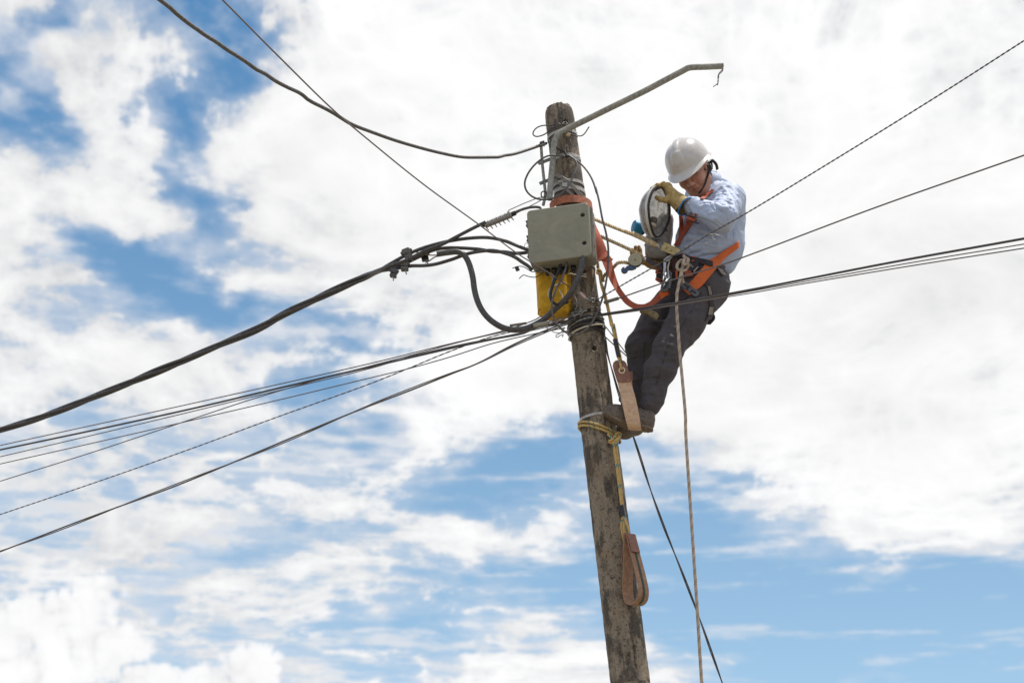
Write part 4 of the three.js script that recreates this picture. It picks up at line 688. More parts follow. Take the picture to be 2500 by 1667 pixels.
const shirtSdf = folds(wrinkle(shirtBase, 0.0050, 9, 3), [
  [zK, [[1540, 1325], [1470, 1290], [1400, 1300], [1300, 1340]], 0.010], [zK, [[1545, 1320], [1650, 1255], [1800, 1230], [1960, 1190]], 0.010], [zK, [[1560, 1330], [1700, 1330], [1850, 1370], [2030, 1460]], 0.011], [zK, [[1550, 1340], [1640, 1420], [1760, 1480], [1850, 1560]], 0.010], [zK, [[1545, 1340], [1580, 1420], [1620, 1500]], 0.008], [zK, [[1560, 1290], [1640, 1180], [1760, 1090], [1860, 1060]], 0.010], [zK, [[1780, 1250], [1900, 1330], [2020, 1360]], 0.009], [zK, [[1540, 1300], [1570, 1190], [1640, 1080]], 0.009],
  [zL, [[1800, 60], [1830, 230], [1860, 420]], 0.010], [zL, [[1150, 200], [1250, 300], [1400, 350], [1600, 430], [1740, 560]], 0.013], [zL, [[1500, 300], [1640, 420], [1780, 520]], 0.010],
  [zL, [[950, 800], [1150, 770], [1400, 800], [1640, 850], [1830, 900]], 0.014], [zL, [[1000, 960], [1200, 910], [1450, 905], [1650, 960], [1850, 985]], 0.014], [zL, [[1080, 1080], [1180, 1000], [1400, 975], [1640, 1010], [1850, 1020]], 0.012], [zL, [[1250, 1120], [1400, 1060], [1600, 1040], [1780, 1050]], 0.010], [zL, [[1000, 1050], [1060, 960], [1150, 900]], 0.009], [zL, [[1270, 560], [1350, 650], [1500, 700], [1700, 720]], 0.010], [zL, [[1830, 620], [1840, 750], [1835, 880]], 0.008], [zL, [[1930, 560], [1980, 700], [1960, 850]], 0.010], [zL, [[1230, 640], [1260, 760], [1350, 830]], 0.009],
  [zC, [[1210, 590], [1300, 620], [1370, 700], [1400, 800]], 0.011], [zC, [[1190, 600], [1270, 660], [1330, 760], [1350, 860]], 0.010], [zC, [[1160, 560], [1110, 620], [1060, 700]], 0.011],
], 0.005, 1.4, 0.55);

// ---- trousers
const trouserBase = (() => {
  const pel = uni([cone(j.waist.clone().add(V(0, -0.01, 0)), j.pelvis, 0.112, 0.128), cone(j.hipL, j.hipR, 0.095, 0.085), cone(J(1730, 690, 0), J(1722, 725, 0.02), 0.09, 0.075)], 0.06);
  const legL = uni(chain([j.hipL, j.thL, j.knL, j.caL, j.anL], [0.108, 0.090, 0.072, 0.070, 0.052]), 0.03);
  const legR = uni(chain([j.hipR, j.thR, j.knR, j.caR, j.anR], [0.105, 0.088, 0.074, 0.066, 0.052]), 0.03);
  const top = J(1720, 632, 0), a = J(1650, 632, 0.1), b = J(1775, 662, 0.1), nn = V(-(b.y - a.y), b.x - a.x, 0).normalize();
  const cutL = V(0, 0, 0).subVectors(j.anL, j.caL).normalize(), cutR = V(0, 0, 0).subVectors(j.anR, j.caR).normalize(), eL = j.anL.clone().addScaledVector(cutL, 0.050), eR = j.anR.clone().addScaledVector(cutR, 0.02);
  return (x, y, z) => {
    const l = Math.max(legL(x, y, z), (x - eL.x) * cutL.x + (y - eL.y) * cutL.y + (z - eL.z) * cutL.z), r = Math.max(legR(x, y, z), (x - eR.x) * cutR.x + (y - eR.y) * cutR.y + (z - eR.z) * cutR.z);
    let d = smin(pel(x, y, z), Math.min(smin(l, r, 0.012), 9), 0.05);
    return Math.max(d, (x - a.x) * nn.x + (y - a.y) * nn.y);
  };
})();
const trouserSdf = folds(wrinkle(trouserBase, 0.0065, 8.5, 9), [
  [zE, [[830, 480], [900, 470], [990, 455]], 0.010], [zE, [[825, 560], [900, 530], [980, 520]], 0.009], [zE, [[880, 290], [960, 260], [1060, 250], [1180, 200]], 0.011], [zE, [[840, 380], [930, 350], [1060, 340]], 0.010], [zE, [[1000, 120], [1100, 150], [1230, 150]], 0.009],
  [zE, [[1120, 420], [1200, 400], [1290, 420], [1380, 470]], 0.012], [zE, [[1130, 480], [1230, 470], [1340, 510]], 0.010], [zE, [[1120, 530], [1210, 560], [1330, 560], [1380, 540]], 0.010], [zE, [[1200, 300], [1300, 330], [1420, 420]], 0.010], [zE, [[1050, 650], [1150, 640], [1290, 640]], 0.008], [zE, [[1030, 760], [1130, 740], [1300, 700]], 0.010], [zE, [[1020, 830], [1120, 830], [1260, 800]], 0.009], [zE, [[930, 960], [1000, 930], [1090, 930], [1190, 960]], 0.012], [zE, [[930, 1020], [1030, 1010], [1150, 1040]], 0.011], [zE, [[960, 1070], [1060, 1060], [1150, 1090]], 0.010], [zE, [[1100, 880], [1110, 930], [1130, 1000]], 0.010],
  [zE, [[860, 640], [900, 700], [980, 760]], 0.009], [zE, [[870, 810], [930, 780], [1000, 760]], 0.009], [zE, [[1240, 180], [1350, 230], [1490, 250], [1600, 220]], 0.008],
  [zD, [[1290, 820], [1380, 870], [1470, 900]], 0.010], [zD, [[1180, 1000], [1300, 1060], [1440, 1100]], 0.010], [zD, [[1350, 950], [1200, 1180], [1130, 1300]], 0.005],
], 0.008, 1.05);

let headWorld = null;
const worker = thing('person', 'worker in white hard hat, pale blue shirt and dark trousers leaning back from the pole', 'person');
{
  // body: head and neck in fine detail, the rest under the clothes
  const eyeS = (s) => ell(V(0.031 * s, 0.022, 0.078), 0.019, 0.011, 0.012);
  const parts = [ell(V(0, 0.035, -0.012), 0.076, 0.098, 0.094), ell(V(0, -0.045, 0.022), 0.058, 0.068, 0.066), cone(V(-0.014, -0.100, 0.058), V(0.014, -0.100, 0.058), 0.023, 0.023), ell(V(0.043, -0.020, 0.058), 0.028, 0.030, 0.030), ell(V(-0.043, -0.020, 0.058), 0.028, 0.030, 0.030), cone(V(-0.045, 0.040, 0.070), V(0.045, 0.040, 0.070), 0.017, 0.017), cone(V(0, 0.042, 0.082), V(0, 0.03, 0.086), 0.014, 0.012), cone(V(0.05, -0.06, 0.0), V(0.03, -0.095, 0.045), 0.030, 0.022), cone(V(-0.05, -0.06, 0.0), V(-0.03, -0.095, 0.045), 0.030, 0.022)];
  const skull = uni(parts, 0.03);
  const nose = uni([cone(V(0, 0.028, 0.087), V(0, -0.024, 0.112), 0.008, 0.0115), ell(V(0, -0.030, 0.110), 0.012, 0.011, 0.012), ell(V(0.014, -0.033, 0.100), 0.0095, 0.009, 0.011), ell(V(-0.014, -0.033, 0.100), 0.0095, 0.009, 0.011)], 0.012);
  const lips = uni([cone(V(-0.021, -0.067, 0.078), V(0, -0.065, 0.087), 0.004, 0.006), cone(V(0.021, -0.067, 0.078), V(0, -0.065, 0.087), 0.004, 0.006), cone(V(-0.018, -0.073, 0.077), V(0, -0.075, 0.085), 0.004, 0.0068), cone(V(0.018, -0.073, 0.077), V(0, -0.075, 0.085), 0.004, 0.0068)], 0.006);
  const earP = (s) => uni([ell(V(0.078 * s, 0.002, -0.012), 0.010, 0.032, 0.020), cone(V(0.084 * s, 0.028, -0.018), V(0.086 * s, -0.02, -0.012), 0.006, 0.005)], 0.006);
  const eL = eyeS(1), eR = eyeS(-1), ear1 = earP(1), ear2 = earP(-1);
  const sock = [ell(V(0.032, 0.020, 0.094), 0.022, 0.014, 0.018), ell(V(-0.032, 0.020, 0.094), 0.022, 0.014, 0.018)];
  const mouth = uni([cone(V(-0.025, -0.071, 0.081), V(0, -0.070, 0.094), 0.0026, 0.0026), cone(V(0.025, -0.071, 0.081), V(0, -0.070, 0.094), 0.0026, 0.0026)], 0.004);
  const nasoL = cone(V(0.020, -0.034, 0.096), V(0.034, -0.068, 0.080), 0.004, 0.004), nasoR = cone(V(-0.020, -0.034, 0.096), V(-0.034, -0.068, 0.080), 0.004, 0.004);
  const smax = (a, b, k) => -smin(-a, -b, k);
  const neckL = V(0, 0, 0).copy(j.neck).applyMatrix4(headI);
  const neck = cone(V(0, -0.05, -0.03), neckL, 0.054, 0.062);
  const headSdf = (x, y, z) => {
    let d = skull(x, y, z);
    for (const s of sock) d = smax(d, -s(x, y, z), 0.014);
    d = smin(d, eL(x, y, z), 0.006); d = smin(d, eR(x, y, z), 0.006);
    d = smin(d, nose(x, y, z), 0.014); d = smin(d, lips(x, y, z), 0.009); d = smax(d, -mouth(x, y, z), 0.004); d = smax(d, -nasoL(x, y, z), 0.008); d = smax(d, -nasoR(x, y, z), 0.008);
    d = smin(d, Math.min(ear1(x, y, z), ear2(x, y, z)), 0.010);
    return smin(d, neck(x, y, z), 0.02);
  };
  headWorld = (x, y, z) => { const p = V(x, y, z).applyMatrix4(headI); return headSdf(p.x, p.y, p.z); };
  const skinC = (x, y, z) => {
    const n = noise(x * 60, y * 60, z * 60) * 0.08 + noise(x * 170, y * 170, z * 170) * 0.05 + 1;
    let c = [0.52 * n, 0.255 * n, 0.165 * n];
    if (lips(x, y, z) < 0.0015 && Math.abs(x) < 0.024) c = [0.37 * n, 0.155 * n, 0.115 * n];
    const brow = Math.hypot((Math.abs(x) - 0.034) / 0.022, (y - 0.043) / 0.006); if (brow < 1 && z > 0.06) c = [0.05, 0.035, 0.03];
    const st = y < -0.058 && z > 0.02 && lips(x, y, z) > 0.004 ? 0.12 : 0; c = c.map((q, i) => q * (1 - st * (1 + noise(x * 300, y * 300, z * 300))));
    return c;
  };
  const head = nets(headSdf, V(-0.105, -0.2, -0.125), V(0.105, 0.16, 0.135), 0.0032, skinC); head.applyMatrix4(headM);
  const inner = uni([cone(j.neck, j.chL, 0.05, 0.08), cone(j.neck, j.chR, 0.05, 0.08), cone(j.chL, j.belly, 0.09, 0.095), cone(j.chR, j.belly, 0.09, 0.095), cone(j.belly, j.pelvis, 0.095, 0.095), ...chain([j.shL, j.elL, j.wrL], [0.045, 0.038, 0.026]), ...chain([j.shR, j.elR, j.wrR], [0.045, 0.038, 0.026]), cone(j.shL, j.shR, 0.045, 0.045), ...chain([j.hipL, j.knL, j.anL], [0.08, 0.050, 0.036]), ...chain([j.hipR, j.knR, j.anR], [0.08, 0.050, 0.036]), cone(j.hipL, j.hipR, 0.07, 0.07)], 0.03);
  const bl = nets(inner, V(0.52, 3.52, -0.36), V(1.30, 5.2, 0.42), 0.014, () => [0.34, 0.165, 0.105]);
  const bodyGeo = mergeGeometries([head, bl]);
  part(worker, 'body', bodyGeo, M.skin);
  const hairSdf = (x, y, z) => { const d = skull(x, y, z) - 0.004 - 0.0015 * noise(x * 160, y * 160, z * 160); return Math.max(d, -(skull(x, y, z) + 0.01), z - 0.012 - (y > 0.03 ? 0.03 : 0), -(y + 0.02 + (z < -0.03 ? 0.03 : 0)), Math.abs(x) > 0.06 && z > -0.03 && y < 0.03 ? -ear1(Math.abs(x), y, z) + 0.004 : -1); };
  const hair = nets(hairSdf, V(-0.1, -0.09, -0.13), V(0.1, 0.15, 0.06), 0.004); hair.applyMatrix4(headM); part(worker, 'hair', hair, M.hair);

  // shirt
  const sh = nets(shirtSdf, J(1618, 690, 0).setZ(-0.40), J(1850, 420, 0).setZ(0.46), 0.0042);
  const shirt = part(worker, 'shirt', sh, M.shirt);
  // collar round the neck
  const cdir = V(0, 0, 0).subVectors(j.neck, HP(0, -0.06, -0.03)).normalize(), cM = axisM(j.neck.clone().add(V(-0.026, 0.012, 0.014)), cdir.clone().negate()), cp = [];
  const colL = [], colR = [];
  for (let i = 0; i <= 30; i++) { const a = i / 30 * Math.PI * 2; const r0 = 0.082, r1 = 0.068; colL.push(V(Math.cos(a) * r0, -0.012, Math.sin(a) * r0).applyMatrix4(cM)); colR.push(V(Math.cos(a) * r1, 0.036 + 0.006 * Math.sin(a * 2), Math.sin(a) * r1).applyMatrix4(cM)); }
  part(shirt, 'collar', ribbon(colL, colR, 0.004, { n: 60 }), M.shirt);
  for (const [x, y] of [[1105, 1375], [1350, 1442]]) { const p = trace(...zK(x, y), shirtSdf, 0.001); if (p) part(shirt, 'button', lathe([[0.0001, 0.002], [0.004, 0.002], [0.005, 0], [0.0001, -0.001]], 12, axisM(p, V(0, -0.2, 1))), std(lin(0.7, 0.7, 0.7), 0.4)); }

  // trousers
  const trousers = part(worker, 'trousers', nets(trouserSdf, J(1505, 1030, 0).setZ(-0.25), J(1800, 618, 0).setZ(0.26), 0.0045), M.trousers);

  for (const list of [[[1525, 30], [1450, 150], [1390, 240], [1320, 340], [1262, 420], [1238, 500], [1205, 610], [1165, 740], [1130, 850]], [[1215, 165], [1110, 275], [1010, 390], [1000, 480], [1002, 600], [992, 720]]]) { const q = list.map(([x, y]) => trace(...zE(x, y), trouserSdf, 0.0008)).filter(Boolean); part(trousers, 'seam', tube(q, 0.0018, { step: 0.006, sides: 6 }), M.webDark); }
  // near boot: toe towards the pole
  const ankle = j.anL, B = (x, y, z = 0.08) => Q(...zE(x, y), z);
  const bootShape = uni([cone(B(1045, 1110, 0.085), B(1030, 1205, 0.085), 0.035, 0.031), cone(B(1025, 1235, 0.085), B(860, 1205, 0.09), 0.036, 0.038), cone(B(870, 1190, 0.09), B(700, 1165, 0.10), 0.042, 0.038), cone(B(700, 1170, 0.10), B(625, 1145, 0.105), 0.040, 0.036)], 0.035);
  const soleN = (() => { const a = B(1085, 1335), b = B(600, 1245), d = b.sub(a).normalize(); return V(-d.y, d.x, 0).normalize(); })();
  const sp = B(850, 1293), up = soleN.y > 0 ? soleN : soleN.negate(), toeUp = B(640, 1200);
  const rocker = (x, y) => { const l = -((x - sp.x) * up.y - (y - sp.y) * up.x) - 0.03; return l > 0 ? 3.1 * l * l : 0; };
  const bootSdf = (x, y, z) => Math.max(Math.min(bootShape(x, y, z), bootShape(x + up.x * 0.02, y + up.y * 0.02, z)), -((x - sp.x) * up.x + (y - sp.y) * up.y - rocker(x, y)));
  const boot = part(worker, 'boot', nets(wrinkle(bootSdf, 0.0012, 30, 2), V(0.36, 3.45, -0.02), V(0.86, 3.98, 0.22), 0.0045), M.boot, 'scuffed brown leather boot in the upper stirrup');
  const soleSdf = (x, y, z) => { const h = (x - sp.x) * up.x + (y - sp.y) * up.y - rocker(x, y), px = x - up.x * h, py = y - up.y * h; const out = bootShape(px + up.x * 0.024, py + up.y * 0.024, z) - 0.004; const l = ((x - sp.x) * up.y - (y - sp.y) * up.x); const lug = 0.002 * (Math.sin(l * 330) > 0 ? 1 : 0) * (h < -0.008 ? 1 : 0); return Math.max(out, h - 0.003, -h - 0.013 + lug); };
  part(boot, 'sole', nets(soleSdf, V(0.36, 3.42, -0.02), V(0.86, 3.9, 0.22), 0.0045), M.sole);
  part(boot, 'lace', merge(tube(at(zE, [[715, 1108, 0.125], [740, 1130, 0.13], [765, 1115, 0.13]]), 0.0022, { step: 0.005, sides: 6 }), tube(at(zE, [[720, 1125, 0.125], [745, 1112, 0.13], [770, 1135, 0.13]]), 0.0022, { step: 0.005, sides: 6 }), tube(at(zE, [[725, 1030, 0.12], [738, 1000, 0.12], [728, 990, 0.12], [724, 1020, 0.12], [745, 1040, 0.12], [742, 1075, 0.125], [722, 1095, 0.125]]), 0.0018, { step: 0.005, sides: 6 })), M.black);
  for (const [x, y] of [[738, 1122], [768, 1105]]) part(boot, 'eyelet', new THREE.TorusGeometry(0.0045, 0.0018, 8, 14).applyMatrix4(lookBasis(Q(...zE(x, y), 0.135), V(-0.3, 0.3, 1))), M.steel);
  // far boot
  const C = (x, y, z) => Q(...zE(x, y), z);
  const boot2Shape = uni([cone(C(915, 1150, -0.13), C(900, 1290, -0.13), 0.05, 0.046), cone(C(900, 1310, -0.13), C(790, 1350, -0.10), 0.040, 0.038), cone(C(790, 1350, -0.10), C(745, 1362, -0.09), 0.038, 0.033)], 0.03);
  part(worker, 'boot', nets(boot2Shape, V(0.42, 3.36, -0.22), V(0.80, 3.92, -0.02), 0.006), M.boot, 'far boot half hidden behind the pole');

  // left glove: gauntlet, palm, four fingers over the reflector rim and the thumb inside it
  const g = (u, v, z) => Q(u, v, z);
  const palmA = g(1640, 474, 0.22), palmB = g(1630, 456, 0.205);
  const fing = [];
  [[0.235, 0, 1.0], [0.212, 2, 1.06], [0.189, 4, 1.0], [0.168, 7, 0.86]].forEach(([z, dv, k]) => fing.push(...chain([g(1632, 458 + dv * 0.6, z), g(1622 - 2 * k, 449 + dv * 0.5, z), g(1622 - 16 * k, 452.5 + dv * 0.5, z - 0.004), g(1622 - 29 * k, 460 + dv * 0.4, z - 0.008)], [0.0125, 0.0118, 0.0110, 0.0095])));
  const thumb = chain([g(1637, 481, 0.235), g(1626, 488, 0.24), g(1612, 486, 0.235), g(1604, 482, 0.23)], [0.0155, 0.0145, 0.0125, 0.010]);
  const hand = uni([cone(palmA, palmB, 0.026, 0.024), cone(g(1638, 470, 0.245), g(1630, 457, 0.235), 0.018, 0.016), cone(g(1640, 472, 0.19), g(1630, 458, 0.175), 0.018, 0.015), cone(g(1641, 476, 0.225), g(1654, 490, 0.23), 0.027, 0.035)], 0.018);
  const fingers = (() => { const each = []; for (let i = 0; i < 4; i++) each.push(uni(fing.slice(i * 3, i * 3 + 3), 0.006)); each.push(uni(thumb, 0.008)); return (x, y, z) => { let d = 9; for (const f of each) d = smin(d, f(x, y, z), 0.003); return d; }; })();
  const gaunt = cone(g(1648, 484, 0.228), g(1674, 506, 0.248), 0.034, 0.053);
  const cuffN = V(0, 0, 0).subVectors(g(1674, 506, 0.248), g(1640, 476, 0.22)).normalize(), cuffP = g(1676, 504, 0.248);
  const gloveSdf = wrinkle((x, y, z) => { const h = smin(hand(x, y, z), fingers(x, y, z), 0.010); const ga = gaunt(x, y, z), e = (x - cuffP.x) * cuffN.x + (y - cuffP.y) * cuffN.y + (z - cuffP.z) * cuffN.z; return Math.max(smin(h, ga, 0.02), e, -(gaunt(x, y, z) + 0.005 + Math.max(0, -e - 0.05))); }, 0.0014, 34, 5);
  const glove = part(worker, 'glove', nets(gloveSdf, g(1575, 545, 0.1).setZ(0.12), g(1692, 425, 0.3).setZ(0.34), 0.0034), M.glove, 'tan leather glove with blue cuff on the lamp reflector');
  const ringPts = []; { const mA = axisM(cuffP, cuffN); for (let i = 0; i <= 40; i++) { const a = i / 40 * 2 * Math.PI; ringPts.push(V(Math.cos(a) * 0.0535, -0.001 + 0.003 * Math.sin(a * 3), Math.sin(a) * 0.0535).applyMatrix4(mA)); } }
  part(glove, 'cuff_trim', tube(ringPts, 0.0042, { step: 0.006, sides: 8 }), M.blueTrim);
  // right glove under the lamp
  const fr = [];
  [[-0.020, 1543, 610, 1.0], [-0.043, 1552, 604, 1.0], [-0.065, 1560, 603, 1.0], [-0.087, 1563, 608, 0.9]].forEach(([z, u, v]) => fr.push(chain([g(1578, 642, z * 0.9), g(u + 10, 637, z), g(u + 1, 624, z), g(u, v, z)], [0.0135, 0.0125, 0.0115, 0.0098])));
  const handR = uni([cone(g(1592, 645, -0.055), g(1618, 649, -0.065), 0.024, 0.026), cone(g(1585, 645, -0.035), g(1610, 650, -0.04), 0.018, 0.021), cone(g(1615, 649, -0.063), g(1642, 651, -0.09), 0.028, 0.034), ...chain([g(1612, 645, -0.03), g(1600, 643, -0.01), g(1588, 641, 0.0)], [0.015, 0.013, 0.010])], 0.018);
  const frU = fr.map((c) => uni(c, 0.006));
  const gR = wrinkle((x, y, z) => { let d = 9; for (const f of frU) d = smin(d, f(x, y, z), 0.003); return smin(d, handR(x, y, z), 0.010); }, 0.0014, 34, 8);
  part(worker, 'glove', nets(gR, g(1525, 680, -0.1).setZ(-0.16), g(1672, 585, 0).setZ(0.05), 0.0036), M.gloveOld, 'orange-tan glove holding the lamp from below');
}

// ================================================================ hard hat
{
  const t = thing('hard_hat', 'glossy off-white hard hat on the worker\'s bowed head', 'hard hat');
  const a = 0.114, b = 0.140, h = 0.135, up0 = 0.050, back = -0.018, NA = 96, NP = 40;
  const surf = (az, t, inset) => { // t 0..1 dome, 1..1.35 brim
    const sa = Math.sin(az), ca = Math.cos(az), e = Math.min(t, 1) * Math.PI / 2;
    const sq = Math.pow(Math.sin(e), 0.86), cy = Math.pow(Math.max(0, Math.cos(e)), 0.9);
    let x = (a - inset) * sa * sq, z = (b - inset) * ca * sq, y = (h - inset) * cy;
    const ridge = Math.exp(-Math.pow(x / 0.019, 4)) * sstep(0.95, 0.72, t) * 0.0075 * (ca < 0 ? 1 : sstep(0.66, 0.5, t));
    const panel = ca > 0 ? (sstep(0.030, 0.026, Math.abs(x)) * sstep(0.86, 0.83, t) * sstep(0.48, 0.52, t)) * 0.005 : 0;
    const rr = 1 + (ridge + panel) / 0.13; x *= mix(1, rr, 0.4); z *= rr; y *= rr;
    if (t > 1) { const k = (t - 1) / 0.35, f = Math.max(0, ca), len = 0.010 + 0.050 * Math.pow(f, 1.6); x += sa * (0.010 + 0.006 * f) * k; z += ca * len * k; y += -k * (0.010 + 0.020 * Math.pow(f, 1.5)) ; }
    return HP(x, y + up0 - (ca < 0 ? 0.004 : 0), z + back);
  };
  const pos = [], idx = [], uv = [];
  const grid = (inset, flip) => { const base = pos.length / 3; for (let jj = 0; jj <= NP; jj++) for (let i = 0; i <= NA; i++) { const t = jj / NP * 1.35, p = surf(i / NA * 2 * Math.PI, t, inset); pos.push(p.x, p.y, p.z); uv.push(i / NA * 0.7, t * 0.2); } for (let jj = 0; jj < NP; jj++) for (let i = 0; i < NA; i++) { const q = base + jj * (NA + 1) + i; flip ? idx.push(q, q + NA + 1, q + 1, q + 1, q + NA + 1, q + NA + 2) : idx.push(q, q + 1, q + NA + 1, q + 1, q + NA + 2, q + NA + 1); } return base; };
  const b0 = grid(0, true), b1 = grid(0.003, false);
  const g = new THREE.BufferGeometry(); g.setAttribute('position', new THREE.Float32BufferAttribute(pos, 3)); g.setAttribute('uv', new THREE.Float32BufferAttribute(uv, 2)); g.setIndex(idx); g.computeVertexNormals();
  part(t, 'shell', g, M.helmet);
  const edge = []; for (let i = 0; i <= 80; i++) edge.push(surf(i / 80 * 2 * Math.PI, 1.35, 0.0015)); part(t, 'brim_edge', tube(edge, 0.0024, { n: 160, sides: 8 }), M.helmet);
  // suspension at the back of the head
  const k = (x, y, z) => Q(...zK(x, y), z);
  part(t, 'headband', strap([HP(0.085, 0.03, -0.01), HP(0.082, 0.02, -0.06), HP(0.05, 0.015, -0.108), HP(0, 0.015, -0.122), HP(-0.05, 0.015, -0.108), HP(-0.082, 0.02, -0.06)], 0.028, 0.004, hU), M.black);
  part(t, 'ratchet', lathe([[0.0001, 0], [0.018, 0], [0.021, 0.006], [0.018, 0.016], [0.0001, 0.018]], 18, axisM(HP(0.03, 0.0, -0.118), hF.clone().negate().addScaledVector(hL, 0.3))), M.black);
  part(t, 'nape_strap', strap([k(1535, 562, 0.10), k(1590, 580, 0.095), k(1640, 640, 0.09), k(1662, 735, 0.09)], 0.017, 0.004, V(0.2, 0.1, 1).normalize().add(V(0.5, 0, 0))), M.webDark);
  part(t, 'rear_band', strap([k(1452, 640, 0.15), k(1490, 600, 0.145), k(1535, 570, 0.12), k(1575, 570, 0.10)], 0.020, 0.006, V(0.35, 0.5, 0.5)), M.black);
  part(t, 'rear_link', strap([k(1520, 590, 0.125), k(1540, 650, 0.13), k(1535, 720, 0.14), k(1510, 770, 0.15)], 0.020, 0.006, V(0.9, 0.3, 0.2)), M.black);
  part(t, 'side_pad', merge(rbox(0.026, 0.034, 0.012, 0.005, basis(k(1515, 690, 0.155), V(0.8, 0.3, 0.4).normalize(), V(-0.35, 0.93, 0), V(-0.35, -0.13, 0.8).normalize()))), M.carabDark);
  part(t, 'buckle', rod(k(1545, 690, 0.165), k(1562, 730, 0.16), 0.006, 8), M.buckle);
  const chin = [[1478, 640], [1500, 720], [1490, 800], [1465, 880], [1440, 960], [1415, 1030], [1370, 1110], [1310, 1190]].map(([x, y]) => trace(...zK(x, y), headWorld, 0.004)).filter(Boolean);
  part(t, 'chin_strap', strap(chin, 0.014, 0.003, V(0.9, 0.35, 0.2)), M.black);
}
// ================================================================ lamp head being fitted
const cloth = (x, y, z) => Math.min(shirtSdf(x, y, z), trouserSdf(x, y, z));
{
  const t = thing('street_lamp', 'grey street lamp head with hinged open reflector in the worker\'s hands', 'street lamp');
  const T = (x, y, z) => Q(...zT(x, y), z);
  // housing: lofted rounded sections along its length
  const secs = [[1608, 634, 0.062, 0.056], [1607, 618, 0.066, 0.062], [1607, 596, 0.068, 0.066], [1610, 575, 0.070, 0.064], [1617, 555, 0.056, 0.056], [1624, 538, 0.044, 0.046], [1628, 527, 0.030, 0.034], [1629, 523, 0.008, 0.012]];
  const N = 40, pos = [], idx = [], uv = [];
  secs.forEach(([u, v, rx, rz], s) => { const c = Q(u, v, -0.012), e = 0.6; for (let i = 0; i <= N; i++) { const q = i / N * 2 * Math.PI, cs = Math.cos(q), sn = Math.sin(q); pos.push(c.x + Math.sign(cs) * Math.pow(Math.abs(cs), e) * rx, c.y - 0.004 * Math.cos(q), c.z + Math.sign(sn) * Math.pow(Math.abs(sn), e) * rz); uv.push(i / N * 0.4, s * 0.05); } });
  for (let s = 0; s + 1 < secs.length; s++) for (let i = 0; i < N; i++) { const a = s * (N + 1) + i; idx.push(a, a + N + 1, a + 1, a + 1, a + N + 1, a + N + 2); }
  { const c = Q(1608, 635, -0.012), b = pos.length / 3; pos.push(c.x, c.y, c.z); uv.push(0, 0); for (let i = 0; i < N; i++) idx.push(b, i, i + 1); const c2 = Q(1629, 522, -0.012), b2 = pos.length / 3, o = (secs.length - 1) * (N + 1); pos.push(c2.x, c2.y, c2.z); uv.push(0, 0); for (let i = 0; i < N; i++) idx.push(b2, o + i + 1, o + i); }
  const g = new THREE.BufferGeometry(); g.setAttribute('position', new THREE.Float32BufferAttribute(pos, 3)); g.setAttribute('uv', new THREE.Float32BufferAttribute(uv, 2)); g.setIndex(idx); g.computeVertexNormals();
  const housing = part(t, 'housing', g, M.lampBody);
  part(housing, 'latch', rbox(0.022, 0.026, 0.012, 0.003, basis(Q(1624, 561, 0.047), V(0.94, 0.33, 0), V(-0.33, 0.94, 0), V(0, 0, 1))), M.carabDark);
  part(housing, 'screw', rod(T(730, 700, 0.015), T(765, 720, 0.03), 0.007, 10), M.steel);
  part(housing, 'side_seam', tube([Q(1577, 598, 0.04), Q(1590, 600, 0.054), Q(1615, 602, 0.054), Q(1634, 600, 0.04)], 0.0025, { step: 0.006 }), M.lampBody);
  // reflector: half bowl, its opening facing right and a little towards the viewer
  const top = T(570, 130, 0.205), bot = T(450, 1095, 0.175), maj = top.clone().sub(bot), len = maj.length(), ey = maj.clone().normalize();
  let nrm = V(0.74, 0.06, 0.62); nrm.addScaledVector(ey, -nrm.dot(ey)).normalize();
  const ex = ey.clone().cross(nrm).normalize(), ctr = top.clone().add(bot).multiplyScalar(0.5);
  const wHalf = 0.098, hHalf = len / 2, deep = 0.085, NP = 26, NA = 64;
  const bowl = (inset, flip) => { const p = [], ii = [], tv = []; for (let s = 0; s <= NP; s++) { const e = s / NP * Math.PI / 2, r = Math.pow(Math.cos(e), 0.8), d = Math.pow(Math.sin(e), 0.9) * (deep - inset); for (let i = 0; i <= NA; i++) { const q = i / NA * 2 * Math.PI, cs = Math.cos(q), sn = Math.sin(q), hy = sn > 0 ? hHalf : hHalf; const tap = 1 - 0.28 * Math.max(0, -sn); const dent = 1 + 0.015 * noise(cs * 2, sn * 2, s * 0.2); const P = ctr.clone().addScaledVector(ex, cs * r * (wHalf - inset) * tap * dent).addScaledVector(ey, sn * r * (hy - inset)).addScaledVector(nrm, -d * dent); p.push(P.x, P.y, P.z); tv.push(q * 0.1, s / NP * 0.15); } }
    for (let s = 0; s < NP; s++) for (let i = 0; i < NA; i++) { const q = s * (NA + 1) + i; flip ? ii.push(q, q + NA + 1, q + 1, q + 1, q + NA + 1, q + NA + 2) : ii.push(q, q + 1, q + NA + 1, q + 1, q + NA + 2, q + NA + 1); }
    const G = new THREE.BufferGeometry(); G.setAttribute('position', new THREE.Float32BufferAttribute(p, 3)); G.setAttribute('uv', new THREE.Float32BufferAttribute(tv, 2)); G.setIndex(ii); G.computeVertexNormals(); return G; };
  const refl = part(t, 'reflector', merge(bowl(0, true), bowl(0.003, false)), M.bowl);
  const rimPts = (k, off) => { const o = []; for (let i = 0; i <= 64; i++) { const q = i / 64 * 2 * Math.PI, tap = 1 - 0.28 * Math.max(0, -Math.sin(q)); o.push(ctr.clone().addScaledVector(ex, Math.cos(q) * (wHalf + k) * tap).addScaledVector(ey, Math.sin(q) * (hHalf + k)).addScaledVector(nrm, off)); } return o; };
  part(refl, 'rim', strap(rimPts(0.003, 0.0), 0.013, 0.004, nrm), M.rim);
  part(refl, 'gasket', strap(rimPts(-0.003, 0.011), 0.010, 0.006, nrm), M.black);
